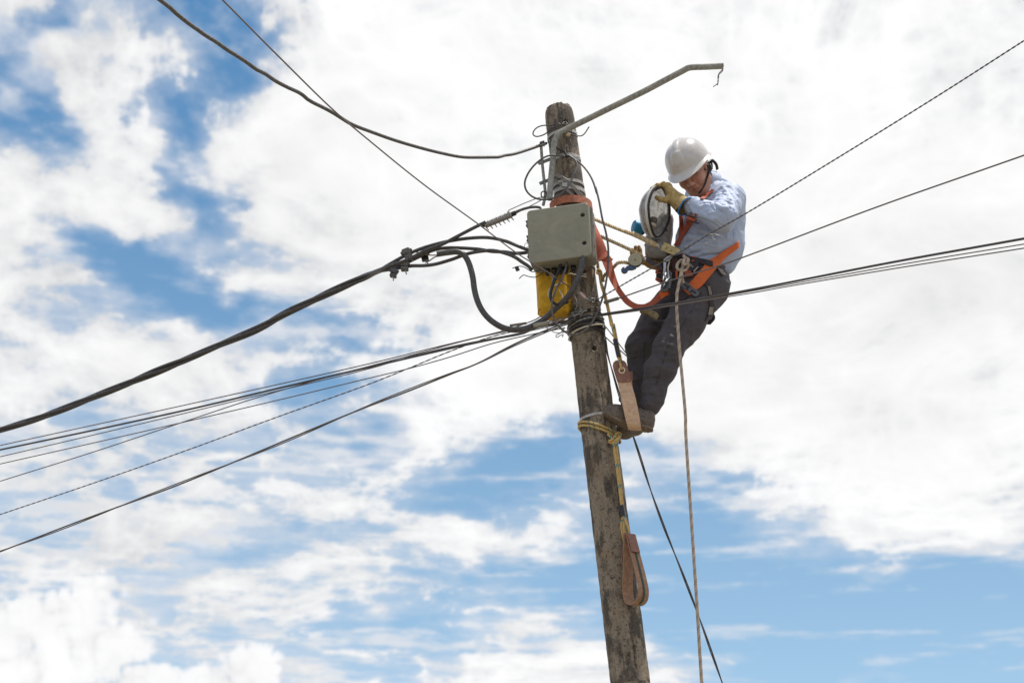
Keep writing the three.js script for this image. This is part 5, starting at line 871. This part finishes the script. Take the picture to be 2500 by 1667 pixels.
  const sc = ctr.clone().addScaledVector(nrm, -0.022).addScaledVector(ey, -0.058), sd = ey.clone().addScaledVector(nrm, 0.3).normalize();
  part(refl, 'socket', lathe([[0.0001, 0.034], [0.012, 0.033], [0.019, 0.024], [0.020, 0.012], [0.018, 0.0], [0.0001, 0]], 20, axisM(sc, sd)), M.socket);
  part(refl, 'collar', lathe([[0.0001, -0.016], [0.020, -0.016], [0.022, -0.008], [0.021, 0.001], [0.0001, 0.001]], 20, axisM(sc, sd)), M.ceramic);
  part(t, 'hinge', merge(rod(bot.clone().add(V(-0.012, -0.006, 0)), bot.clone().add(V(0.03, -0.012, 0)), 0.006, 8), rbox(0.02, 0.014, 0.014, 0.003, new THREE.Matrix4().makeTranslation(bot.x + 0.01, bot.y - 0.012, bot.z - 0.008))), M.carabDark);
  // photocell
  const pd = V(-0.93, 0.10, 0.30).normalize(), pb = T(215, 925, 0.03);
  part(t, 'photocell', lathe([[0.0001, 0], [0.036, 0], [0.037, 0.004], [0.036, 0.044], [0.032, 0.049], [0.0001, 0.050]], 28, axisM(pb, pd)), M.photocell, 'blue cylindrical light sensor');
  part(t, 'photocell_base', lathe([[0.0001, -0.014], [0.030, -0.014], [0.034, -0.008], [0.034, -0.001], [0.0001, -0.001]], 24, axisM(pb, pd)), M.black);
  part(t, 'bracket', merge(rod(T(255, 935, 0.03), T(330, 960, 0.0), 0.02, 14), rod(Q(1578, 600, 0.0), Q(1574, 597, 0.005), 0.006, 8)), M.lampBody);
}

// ================================================================ harness
const HR = 'harness';
const lay = (zf, list, off = 0.004) => { let lastZ = 0.12; return list.map(([x, y, z]) => { const [u, v] = zf(x, y); if (z !== undefined) { lastZ = z; return Q(u, v, z); } const p = trace(u, v, cloth, off); if (p) { lastZ = p.z; return p; } return Q(u, v, lastZ); }); };
{
  const t = thing('safety_harness', 'orange and dark brown full-body safety harness worn by the worker', HR);
  const rib = (name, zf, L, R, mat, th = 0.0035, off = 0.005, label) => part(t, name, ribbon(lay(zf, L, off), lay(zf, R, off), th), mat, label);
  rib('hip_strap', zD, [[1885, 190, -0.09], [1840, 212], [1795, 240], [1700, 300], [1560, 395], [1480, 440], [1400, 530], [1310, 640], [1215, 745]], [[1885, 262, -0.09], [1842, 292], [1790, 330], [1700, 400], [1610, 500], [1540, 580], [1460, 680], [1380, 770], [1300, 830]], M.orangeBright, 0.004, 0.008, 'bright orange strap across the hip');
  rib('shoulder_strap', zK, [[1560, 1105], [1480, 1170], [1400, 1230], [1330, 1290]], [[1600, 1120], [1530, 1190], [1460, 1260], [1400, 1300]], M.orange, 0.0035, 0.006);
  rib('chest_strap', zL, [[1130, 310], [1090, 400], [1050, 530], [1000, 640], [950, 730], [880, 850], [815, 930]], [[1270, 340], [1220, 440], [1160, 550], [1080, 660], [1020, 740], [960, 850], [920, 940]], M.orange, 0.0035, 0.007);
  rib('chest_strap', zL, [[935, 290], [930, 380], [935, 500], [925, 620], [920, 760]], [[1010, 290], [1000, 380], [980, 500], [975, 620], [965, 740]], M.orange, 0.0035, 0.006);
  rib('inner_strap', zL, [[975, 390], [960, 500], [975, 620]], [[1010, 400], [1000, 520], [1005, 640]], std(lin(0.30, 0.045, 0.03), 0.7), 0.003, 0.009);
  { const c = trace(...zL(1165, 420), cloth, 0.016), n = V(-0.2, 0.1, 1); if (c) { for (const dy of [0.012, -0.006, -0.02]) part(t, 'chest_buckle', rbox(0.052, 0.006, 0.006, 0.002, lookBasis(c.clone().add(V(dy * -0.6, dy, 0.002)), n).multiply(new THREE.Matrix4().makeRotationZ(-0.45))), M.black); part(t, 'chest_loop', rbox(0.048, 0.018, 0.008, 0.003, lookBasis(c.clone().add(V(0, -0.002, 0)), n).multiply(new THREE.Matrix4().makeRotationZ(-0.45))), M.orange); } }
  rib('label_tab', zL, [[960, 380], [955, 470]], [[985, 385], [975, 480]], std(lin(0.75, 0.42, 0.03), 0.6), 0.002, 0.011);
  // waist belt, all the way round
  const beltUp = [[640, 322.5], [700, 345], [800, 380], [970, 420], [1120, 440], [1250, 445], [1380, 480], [1470, 530], [1560, 560]];
  rib('waist_belt', zD, [[1000, 420], [1060, 385], [1130, 360], [1230, 395], [1340, 420], [1440, 440], [1520, 460]], [[1000, 520], [1060, 470], [1130, 420], [1230, 450], [1340, 480], [1440, 505], [1520, 520]], M.webDark, 0.005, 0.008);
  rib('waist_belt', zD, [[1570, 530], [1640, 510], [1680, 520]], [[1590, 590], [1640, 640], [1660, 650]], M.webDark, 0.004, 0.006);
  for (const [x, y] of [[1585, 545], [1600, 565], [1615, 585], [1630, 605]]) rib('stitching', zD, [[x, y], [x + 60, y + 22]], [[x, y + 6], [x + 60, y + 28]], M.stitch, 0.0012, 0.0105);
  rib('tool_pouch', zM, [[1090, 300], [1120, 400], [1140, 450], [1180, 490]], [[1290, 290], [1310, 370], [1280, 440], [1230, 510]], M.black, 0.012, 0.014);
  for (let k = 0; k < 4; k++) rib('stitching', zM, [[1115 + 18 * k, 375 + 8 * k], [1150 + 18 * k, 340 + 18 * k]], [[1120 + 18 * k, 382 + 8 * k], [1156 + 18 * k, 346 + 18 * k]], M.stitch, 0.0012, 0.023);
  rib('pouch_edge', zM, [[1200, 490], [1290, 395]], [[1212, 500], [1302, 402]], M.stitch, 0.002, 0.024);
  rib('pouch_patch', zM, [[1030, 470], [1050, 600]], [[1160, 470], [1195, 580]], M.orange, 0.004, 0.012);
  rib('tab', zM, [[860, 480], [870, 620]], [[890, 480], [895, 625]], M.orangeBright, 0.004, 0.05);
  rib('belt_tab', zM, [[1175, 200], [1185, 215]], [[1225, 195], [1235, 225]], M.orangeBright, 0.003, 0.015);
  rib('belt_tab', zM, [[1175, 285], [1185, 305]], [[1220, 280], [1225, 300]], M.orangeBright, 0.006, 0.018);
  rib('belt_tab', zM, [[980, 125], [990, 145]], [[1010, 135], [1020, 165]], M.orangeBright, 0.003, 0.013);
  // thigh strap and its buckle
  rib('thigh_strap', zD, [[1215, 745], [1180, 790], [1140, 820]], [[1300, 830], [1260, 870], [1220, 890]], M.orangeBright, 0.004, 0.010);
  rib('thigh_strap', zD, [[1140, 820], [1060, 860], [1010, 850]], [[1220, 890], [1140, 950], [1060, 960]], M.webDark, 0.004, 0.006);
  for (const [x, y, r] of [[1180, 775, -0.72], [1275, 850, -0.72]]) { const c = lay(zD, [[x, y]], 0.016)[0]; const sh = roundRect(0.030, 0.058, 0.012), hole = new THREE.Path(); hole.absellipse(0, 0, 0.006, 0.019, 0, Math.PI * 2, true); sh.holes.push(hole); part(t, 'leg_buckle', extr(sh, 0.006, 0.002, lookBasis(c, V(-0.25, 0.05, 1)).multiply(new THREE.Matrix4().makeRotationZ(-0.75 + Math.PI / 2 + 0.0))), M.buckle); }
  rib('buckle_web', zM, [[1045, 790], [1150, 900]], [[1100, 745], [1205, 855]], M.webDark, 0.005, 0.018);
  // dark side strap behind the thigh with pale stitching
  rib('side_strap', zD, [[1380, 730], [1450, 790], [1470, 880], [1475, 960], [1480, 1040], [1460, 1150], [1425, 1220]], [[1470, 740], [1500, 800], [1520, 880], [1525, 960], [1535, 1040], [1530, 1130], [1500, 1200]], M.webDark, 0.004, 0.006);
  for (let k = 0; k < 5; k++) rib('stitching', zD, [[1484 + 10 * k, 1042], [1464 + 11 * k, 1140]], [[1488 + 10 * k, 1042], [1468 + 11 * k, 1140]], M.stitch, 0.0012, 0.0095);
  for (let k = 0; k < 3; k++) rib('stitching', zD, [[1458 + 11 * k, 775], [1480 + 12 * k, 885]], [[1462 + 11 * k, 775], [1484 + 12 * k, 885]], M.stitch, 0.0012, 0.0095);
  { const a = zD(1490, 1100), b = zD(1450, 1260); const p0 = Q(a[0], a[1], 0.06), p1 = Q(zD(1500, 1180)[0], zD(1500, 1180)[1], 0.05), p2 = Q(b[0], b[1], 0.04); part(t, 'thigh_pad', strap([p0, p1, p2], (i) => [0.026, 0.04, 0.03][i], 0.012, V(0.85, -0.25, 0.4)), M.webDark); }
  { const c = Q(...zM(1775, 735), 0.0); part(t, 'side_ring', new THREE.TorusGeometry(0.011, 0.003, 8, 18).applyMatrix4(lookBasis(c, V(1, 0, 0.3))), M.buckle); }
  rib('gear_loop', zM, [[530, 370], [520, 480], [505, 600], [560, 690]], [[720, 300], [640, 420], [610, 560], [600, 720]], M.webDark, 0.010, 0.02);
  rib('gear_loop', zM, [[790, 230], [790, 330], [800, 440], [800, 530]], [[900, 240], [890, 360], [880, 450], [870, 520]], std(lin(0.075, 0.03, 0.03), 0.7), 0.008, 0.03);
  rib('belt_front', zM, [[690, 130], [680, 220], [700, 300]], [[860, 100], [870, 200], [860, 290]], M.black, 0.012, 0.02);
  for (const pts of [[[570, 515], [470, 510], [490, 490], [545, 455], [600, 440]], [[600, 715], [520, 670], [470, 630], [520, 625], [590, 650]]]) part(t, 'gear_hook', tube(lay(zM, pts.map(([x, y]) => [x, y, 0.19])), 0.0042, { step: 0.006, sides: 7 }), M.orange);
}

// carabiners
function biner(label, zf, list, r, mat, gate) { const t = thing('carabiner', label, 'carabiner', 'carabiners on the harness'); const pts = at(zf, list); pts.push(pts[0].clone()); part(t, 'frame', tube(pts, r, { step: 0.005, sides: 10 }), mat); const [a, b] = at(zf, gate); part(t, 'gate', rod(a, b, r * 1.35, 10), mat); return t; }
biner('long silver carabiner left of the rope knot', zM, [[690, 255, 0.25], [650, 290, 0.25], [642, 420, 0.25], [640, 540, 0.25], [665, 600, 0.25], [710, 610, 0.245], [722, 560, 0.24], [712, 420, 0.24], [735, 320, 0.24], [740, 265, 0.245]], 0.0046, M.carab, [[660, 320, 0.25], [650, 500, 0.25]]);
biner('large dark steel hook above the orange sling\'s end', zM, [[660, 620, 0.215], [630, 700, 0.215], [600, 780, 0.21], [600, 850, 0.21], [650, 862, 0.21], [690, 850, 0.21], [720, 780, 0.21], [755, 690, 0.215], [765, 600, 0.22], [750, 500, 0.22], [715, 490, 0.22], [700, 560, 0.22]], 0.0062, M.carabDark, [[735, 820, 0.212], [765, 620, 0.22]]);
biner('small silver carabiner at the belt by the brass plate', zM, [[640, 275, 0.255], [700, 225, 0.26], [770, 185, 0.262], [790, 205, 0.262], [750, 250, 0.258], [690, 290, 0.255]], 0.0045, M.carab, [[680, 245, 0.26], [750, 200, 0.262]]);
{ const [a, b] = at(zM, [[585, 880, 0.20], [735, 880, 0.16]]); solo('sling_end', 'bright orange stitched end of the sling under the dark hook', 'sling', strap([...at(zM, [[560, 960, 0.185], [640, 900, 0.195], [720, 875, 0.20], [728, 890, 0.205]])], 0.034, 0.005, V(-0.3, 0.75, 0.6)), M.orangeBright); }

// ================================================================ ropes
const TAN = [[0.56, 0.42, 0.23], [0.47, 0.34, 0.18], [0.62, 0.48, 0.28]], YT = [[0.62, 0.42, 0.15], [0.54, 0.37, 0.14], (i) => (Math.floor(i / 9) % 3 === 0 ? [0.10, 0.26, 0.25] : [0.60, 0.42, 0.18])], PALE = [[0.50, 0.40, 0.315], [0.42, 0.33, 0.26], [0.35, 0.27, 0.21]];
const rz = ramp(1420, 0.0, 1640, 0.27);
solo('positioning_rope', 'upper tan rope from the pole to the brass plate at the belt', 'rope', mergeGeometries([rope([axisAt(poleS(520)).addScaledVector(E2, -0.11), ringAt(poleS(522), -0.3, 0.012), ...along(zB, [[985, 330], [1100, 380], [1300, 460], [1460, 520]], rz), ...along(zC, [[300, 1035], [400, 1075], [500, 1120], [560, 1155], [630, 1180]], rz)], 0.0092, { pitch: 0.036, colors: TAN }), rope(along(zC, [[370, 1058], [440, 1090], [520, 1130], [585, 1165]], rz), 0.0135, { pitch: 0.03, colors: TAN })]), M.ropeTan);
solo('positioning_rope', 'lower tan rope from the pole to the round rope grab', 'rope', rope([axisAt(poleS(548)).addScaledVector(E2, -0.11), ringAt(poleS(550), -0.3, 0.012), ...along(zB, [[985, 470], [1065, 505], [1200, 565], [1330, 625], [1400, 660]], rz), ...along(zC, [[460, 1275]], rz)], 0.0092, { pitch: 0.036, colors: TAN }), M.ropeTan);
solo('rope_tail', 'short tan rope tail curling from the round rope grab towards the pole', 'rope', rope([...at(zB, [[1330, 760, 0.19], [1270, 745, 0.19], [1210, 752, 0.18], [1175, 785, 0.15], [1130, 830, 0.10], [1085, 865, 0.07], [1065, 905, 0.05], [1075, 930, 0.05]])], 0.0092, { pitch: 0.036, colors: TAN }), M.ropeTan);
{ // brass rope grab plate
  const t = thing('rope_grab', 'long worn brass rope grab plate beside the worker\'s belt', 'rope grab');
  const poly = (list, z) => { const p = at(zC, list, z), o = p[0], X = p[1].clone().sub(o).normalize(), n = V(0.1, 0.1, 1).normalize(), Y = n.clone().cross(X).normalize(), Z = X.clone().cross(Y); const s = new THREE.Shape(p.map((q) => { const d = q.clone().sub(o); return new THREE.Vector2(d.dot(X), d.dot(Y)); })); return [s, basis(o, X, Y, Z)]; };
  for (const z of [0.250, 0.278]) { const [s, m] = poly([[638, 1215], [760, 1262], [800, 1250], [828, 1228], [822, 1205], [790, 1185], [730, 1160], [675, 1138], [660, 1175]], z); part(t, 'side_plate', extr(s, 0.003, 0.001, m), M.brass); }
  part(t, 'cam', lathe([[0.0001, -0.011], [0.014, -0.011], [0.014, 0.011], [0.0001, 0.011]], 16, axisM(at(zC, [[770, 1225, 0.264]])[0], V(0.1, 0.1, 1))), M.carabDark);
  for (const [x, y] of [[700, 1190], [745, 1215]]) part(t, 'rivet', rod(at(zC, [[x, y, 0.245]])[0], at(zC, [[x, y, 0.285]])[0], 0.004, 10), M.plateGrey);
  part(t, 'thimble', new THREE.TorusGeometry(0.011, 0.003, 8, 20).applyMatrix4(lookBasis(at(zC, [[635, 1182, 0.262]])[0], V(0.5, 0.2, 0.9))), M.carab);
}
{ const t = thing('rope_grab', 'round brass rope grab with dark blue lever left of the lamp base', 'rope grab');
  const c = at(zC, [[396, 1318, 0.205]])[0], n = V(-0.1, 0.05, 1), R = 0.0345;
  for (const o of [-0.011, 0.011]) part(t, 'disc', lathe([[0.0001, -0.0018], [R, -0.0018], [R + 0.001, 0], [R, 0.0018], [0.0001, 0.0018]], 36, axisM(c.clone().addScaledVector(n, o), n)), M.plateGrey);
  part(t, 'pin', lathe([[0.0001, -0.018], [0.005, -0.018], [0.005, 0.016], [0.003, 0.018], [0.0001, 0.018]], 14, axisM(c, n)), M.brass);
  part(t, 'cam', lathe([[0.0001, -0.009], [0.026, -0.009], [0.026, 0.009], [0.0001, 0.009]], 24, axisM(c, n)), M.carabDark);
  const [s0, s1, s2, s3, s4] = at(zC, [[402, 1385, 0.205], [350, 1378, 0.205], [315, 1400, 0.205], [290, 1408, 0.205], [285, 1395, 0.205]]);
  const lev = new THREE.Shape([[405, 1372], [402, 1392], [370, 1405], [330, 1405], [315, 1430], [290, 1438], [270, 1425], [265, 1405], [278, 1388], [290, 1385], [285, 1400], [300, 1395], [320, 1375], [345, 1368]].map(([x, y]) => { const p = Q(...zC(x, y), 0.205); return new THREE.Vector2(p.x, p.y); }));
  part(t, 'lever', extr(lev, 0.012, 0.002, new THREE.Matrix4().makeTranslation(0, 0, 0.205)), M.lever);
  part(t, 'ring', new THREE.TorusGeometry(0.0125, 0.0034, 8, 20).applyMatrix4(lookBasis(at(zC, [[500, 1303, 0.215]])[0], V(0.6, 0.2, 0.8))), M.carab);
  part(t, 'shackle', tube(at(zC, [[455, 1262, 0.205], [470, 1300, 0.21], [468, 1345, 0.205]]), 0.004, { step: 0.005 }), M.brass);
  part(t, 'lanyard_web', strap(at(zC, [[505, 1305, 0.222], [545, 1330, 0.23], [600, 1358, 0.235], [650, 1385, 0.235]]), 0.024, 0.006, V(0.4, 0.9, 0)), M.webDark); }
{ // hanging rope with its knot
  const t = thing('hanging_rope', 'pale flecked rope knotted at the worker\'s belt and hanging to the lower frame edge', 'rope');
  const m = M.ropeTan;
  const hang = at(zM, [[1000, 400, 0.285], [975, 460, 0.29], [960, 560, 0.295], [935, 680, 0.30], [910, 800, 0.305], [888, 920, 0.31], [885, 1010, 0.315]]).concat(at(zE, [[1355, 0, 0.325], [1368, 200, 0.325], [1388, 480, 0.32], [1418, 800, 0.315], [1452, 1200, 0.31]])).concat(at(zF, [[825, 0, 0.31], [860, 550, 0.29], [893, 1050, 0.27], [925, 1568, 0.25], [955, 1950, 0.24]]));
  part(t, 'standing_part', rope(hang, 0.0076, { pitch: 0.05, strands: 4, colors: PALE }), m);
  const knot = at(zM, [[1010, 190, 0.255], [1040, 215, 0.265], [1050, 250, 0.275], [1015, 270, 0.285], [960, 285, 0.29], [905, 335, 0.29], [888, 400, 0.29], [915, 455, 0.29], [970, 475, 0.29], [1030, 470, 0.285], [1080, 430, 0.28], [1100, 370, 0.28], [1085, 310, 0.285], [1030, 300, 0.295], [1000, 335, 0.305], [1030, 355, 0.305], [1080, 330, 0.30], [1105, 280, 0.295], [1090, 245, 0.29], [1050, 245, 0.29], [1020, 280, 0.30], [1010, 350, 0.30], [1000, 400, 0.29]]);
  part(t, 'knot', rope(knot, 0.0076, { pitch: 0.05, strands: 4, colors: PALE }), m);
  part(t, 'tail', rope(at(zM, [[970, 480, 0.283], [985, 560, 0.283], [990, 640, 0.275], [1010, 710, 0.265]]), 0.0070, { pitch: 0.05, strands: 4, colors: PALE }), m);
}

// ================================================================ foot stirrups
{
  const t = thing('foot_stirrup', 'upper leather foot stirrup with brass eyelet, holding the brown boot', 'stirrup', 'foot stirrups');
  const zf = (u, v) => mix(0.09, 0.155, sstep(560, 880, v));
  const r1 = [ringAt(poleS(600), -0.9, 0.014), ringAt(poleS(598), -0.2, 0.014), ...along(zB, [[1000, 640], [1015, 720], [1030, 830], [1050, 960], [1080, 1060], [1115, 1200], [1150, 1360]], zf), ...along(zE, [[645, 200], [675, 330], [695, 440], [715, 540]], zf), ...at(zE, [[728, 590, 0.176], [742, 640, 0.180], [754, 685, 0.174]])];
  const r2 = [ringAt(poleS(640), -0.6, 0.014), ringAt(poleS(640), -0.1, 0.012), ...along(zB, [[1030, 830], [1052, 850], [1045, 920], [1075, 1000], [1110, 1130], [1140, 1260], [1175, 1390]], (u, v) => zf(u, v) - 0.018), ...along(zE, [[665, 180], [690, 300], [715, 430], [735, 520], [750, 600]], (u, v) => zf(u, v) - 0.012)];
  part(t, 'rope', mergeGeometries([rope(r1, 0.0062, { pitch: 0.032, colors: YT }), rope(r2, 0.0062, { pitch: 0.032, colors: YT })]), M.ropeTan);
  part(t, 'rope_knot', rope([...at(zB, [[1015, 815, 0.11], [1040, 822, 0.125], [1052, 845, 0.12], [1030, 858, 0.125], [1008, 840, 0.115], [1020, 820, 0.11]])], 0.0062, { pitch: 0.032, colors: YT }), M.ropeTan);
  part(t, 'tape', tube(along(zE, [[678, 350], [695, 430], [712, 510], [722, 545]], (u, v) => zf(u, v) + 0.003), 0.0105, { step: 0.008 }), M.tape);
  const z1 = 0.16;
  part(t, 'leather_strap', ribbon(at(zE, [[700, 790, z1], [715, 850, z1], [740, 960, z1 + 0.005], [765, 1080, z1 + 0.012], [790, 1200, z1 + 0.012], [812, 1290, z1 + 0.006], [822, 1322, z1 - 0.02], [818, 1325, z1 - 0.10], [790, 1270, 0.02], [760, 1080, 0.0], [730, 900, 0.02], [712, 740, 0.07]]), at(zE, [[850, 790, z1], [862, 850, z1], [893, 950, z1 + 0.005], [920, 1060, z1 + 0.012], [945, 1190, z1 + 0.012], [962, 1290, z1 + 0.006], [968, 1332, z1 - 0.02], [965, 1335, z1 - 0.10], [940, 1270, 0.02], [910, 1080, 0.0], [880, 900, 0.02], [858, 740, 0.07]]), 0.005, { n: 140, cup: 0.002 }), M.leatherPale);
  const patch = (() => { const L = [[662, 625], [668, 680], [685, 750], [704, 812]], R = [[805, 620], [822, 680], [838, 750], [850, 812]]; const s = new THREE.Shape(); const P = (x, y) => { const p = Q(...zE(x, y), 0.166); return [p.x, p.y]; }; const pts = [[704, 805], [690, 760], [668, 690], [657, 635], [665, 605], [690, 585], [740, 580], [780, 590], [802, 615], [820, 680], [838, 750], [850, 795], [848, 812], [830, 816], [730, 818], [712, 815]].map(([x, y]) => new THREE.Vector2(...P(x, y))); return extr(new THREE.Shape(pts), 0.004, 0.0012, new THREE.Matrix4().makeTranslation(0, 0, 0.166)); })();
  part(t, 'leather_end', patch, M.leather);
  part(t, 'eyelet', new THREE.TorusGeometry(0.0135, 0.0036, 10, 26).applyMatrix4(lookBasis(Q(...zE(755, 690), 0.171), V(-0.1, -0.2, 1))), std(lin(0.75, 0.68, 0.52), 0.35, { metalness: 0.7 }));
  part(t, 'back_tab', rbox(0.03, 0.045, 0.005, 0.002, lookBasis(Q(...zE(842, 750), 0.14), V(0.3, 0, 1))), M.leather);
}
{
  const t = thing('foot_stirrup', 'empty lower leather foot stirrup with green stripe, roped to the pole', 'stirrup', 'foot stirrups');
  // rope twice round the pole, sloping down to the right
  const loops = [];
  for (const [v, ex] of [[1052, 0.009], [1061, 0.010]]) loops.push(rope(ring(v, ex, -0.048, 40, -0.15, Math.PI * 1.8), 0.0068, { pitch: 0.034, colors: YT }));
  part(t, 'pole_loop', mergeGeometries(loops), M.ropeTan);
  const kz = 0.115;
  const knotPts = at(zE, [[600, 1385, 0.11], [640, 1425, kz], [665, 1470, kz + 0.01], [690, 1455, kz + 0.02], [725, 1425, kz], [738, 1385, 0.08], [720, 1370, 0.085], [690, 1395, 0.10], [670, 1430, kz + 0.012], [640, 1455, kz + 0.015], [612, 1465, kz + 0.01], [630, 1478, kz + 0.008], [680, 1478, kz + 0.01], [705, 1465, kz]]);
  part(t, 'rope_knot', rope(knotPts, 0.0068, { pitch: 0.034, colors: YT }), M.ropeTan);
  part(t, 'rope', mergeGeometries([rope([...at(zE, [[665, 1465, 0.125]]), ...at(zF, [[378, 90, 0.125], [390, 180, 0.125], [403, 280, 0.128], [415, 380, 0.13], [428, 480, 0.13]])], 0.0066, { pitch: 0.034, colors: YT }), rope([...at(zE, [[690, 1470, 0.12]]), ...at(zF, [[392, 90, 0.115], [402, 180, 0.115], [414, 280, 0.118], [424, 380, 0.12], [434, 480, 0.12]])], 0.0066, { pitch: 0.034, colors: YT })]), M.ropeTan);
  part(t, 'tape', tube(at(zF, [[424, 468, 0.125], [431, 500, 0.127], [436, 535, 0.13]]), 0.0125, { step: 0.006 }), M.tape);
  part(t, 'rope_end', mergeGeometries([rope(at(zF, [[436, 530, 0.13], [425, 580, 0.125], [432, 640, 0.13], [442, 690, 0.13]]), 0.0062, { pitch: 0.034, colors: YT }), rope(at(zF, [[438, 530, 0.13], [455, 570, 0.15], [470, 610, 0.155], [476, 655, 0.15]]), 0.0062, { pitch: 0.034, colors: YT }), rope(at(zF, [[438, 535, 0.13], [440, 580, 0.14], [445, 640, 0.14], [450, 700, 0.14]]), 0.0055, { pitch: 0.034, colors: YT })]), M.ropeTan);
  // teardrop loop of flat leather
  const o = Q(...zF(452, 640), 0.15), e = V(0.62, 0, 0.78), gdir = V(0.80, 0, -0.60), H = o.y - Q(...zF(490, 1078), 0.17).y, top = o.clone();
  const prof = [[-0.004, 0.0], [-0.012, 0.15], [-0.026, 0.4], [-0.040, 0.65], [-0.047, 0.83], [-0.040, 0.95], [-0.015, 1.0], [0.018, 0.995], [0.044, 0.94], [0.056, 0.83], [0.050, 0.65], [0.034, 0.4], [0.016, 0.15], [0.006, 0.02]];
  const line = prof.map(([a, b]) => top.clone().add(V(b * 0.012, 0, 0)).addScaledVector(e, a).add(V(0.016 + b * 0.010, -b * H, 0)));
  part(t, 'leather_strap', strap(line, (i) => 0.054 + 0.012 * Math.sin(Math.PI * i / (prof.length - 1)), 0.0045, gdir, { n: 150 }), M.leatherMid);
  const outer = line.slice(7).map((p, i) => p.clone().addScaledVector(e, 0.0045).addScaledVector(V(0, -1, 0), i < 2 ? 0.004 : 0));
  part(t, 'stripe', strap(outer, 0.010, 0.002, gdir, { n: 80 }), M.stripe);
  part(t, 'leather_end', merge(strap(prof.slice(0, 3).map(([a, b]) => top.clone().addScaledVector(e, a - 0.004).add(V(0.016, -b * H, 0))), 0.050, 0.005, gdir), strap(prof.slice(-3).map(([a, b], i) => top.clone().addScaledVector(e, a + 0.006).add(V(0.017, -b * H * 0.72, 0))), 0.050, 0.005, gdir)), M.leather);
}
// small tan block by the far thigh
solo('wood_block', 'small pale tan block by the far thigh just under the thick cable', 'block', (() => { const s = new THREE.Shape([[595, 1095], [640, 1062], [690, 1075], [800, 1120], [828, 1160], [805, 1190], [760, 1165], [690, 1120], [610, 1108]].map(([x, y]) => { const p = Q(...zD(x, y), 0.16); return new THREE.Vector2(p.x, p.y); })); return extr(s, 0.022, 0.002, new THREE.Matrix4().makeTranslation(0, 0, 0.155)); })(), std(lin(0.46, 0.36, 0.19), 0.85, { map: MT2 }));
// ---------------------------------------------------------------- each thing's origin goes to its base
scene.updateMatrixWorld(true);
for (const t of things) {
  const box = new THREE.Box3().setFromObject(t), b = V((box.min.x + box.max.x) / 2, box.min.y, (box.min.z + box.max.z) / 2), seen = new Set();
  t.traverse((m) => { if (m.isMesh && !seen.has(m.geometry)) { seen.add(m.geometry); m.geometry.translate(-b.x, -b.y, -b.z); } });
  t.position.copy(b);
}
renderer.render(scene, camera);
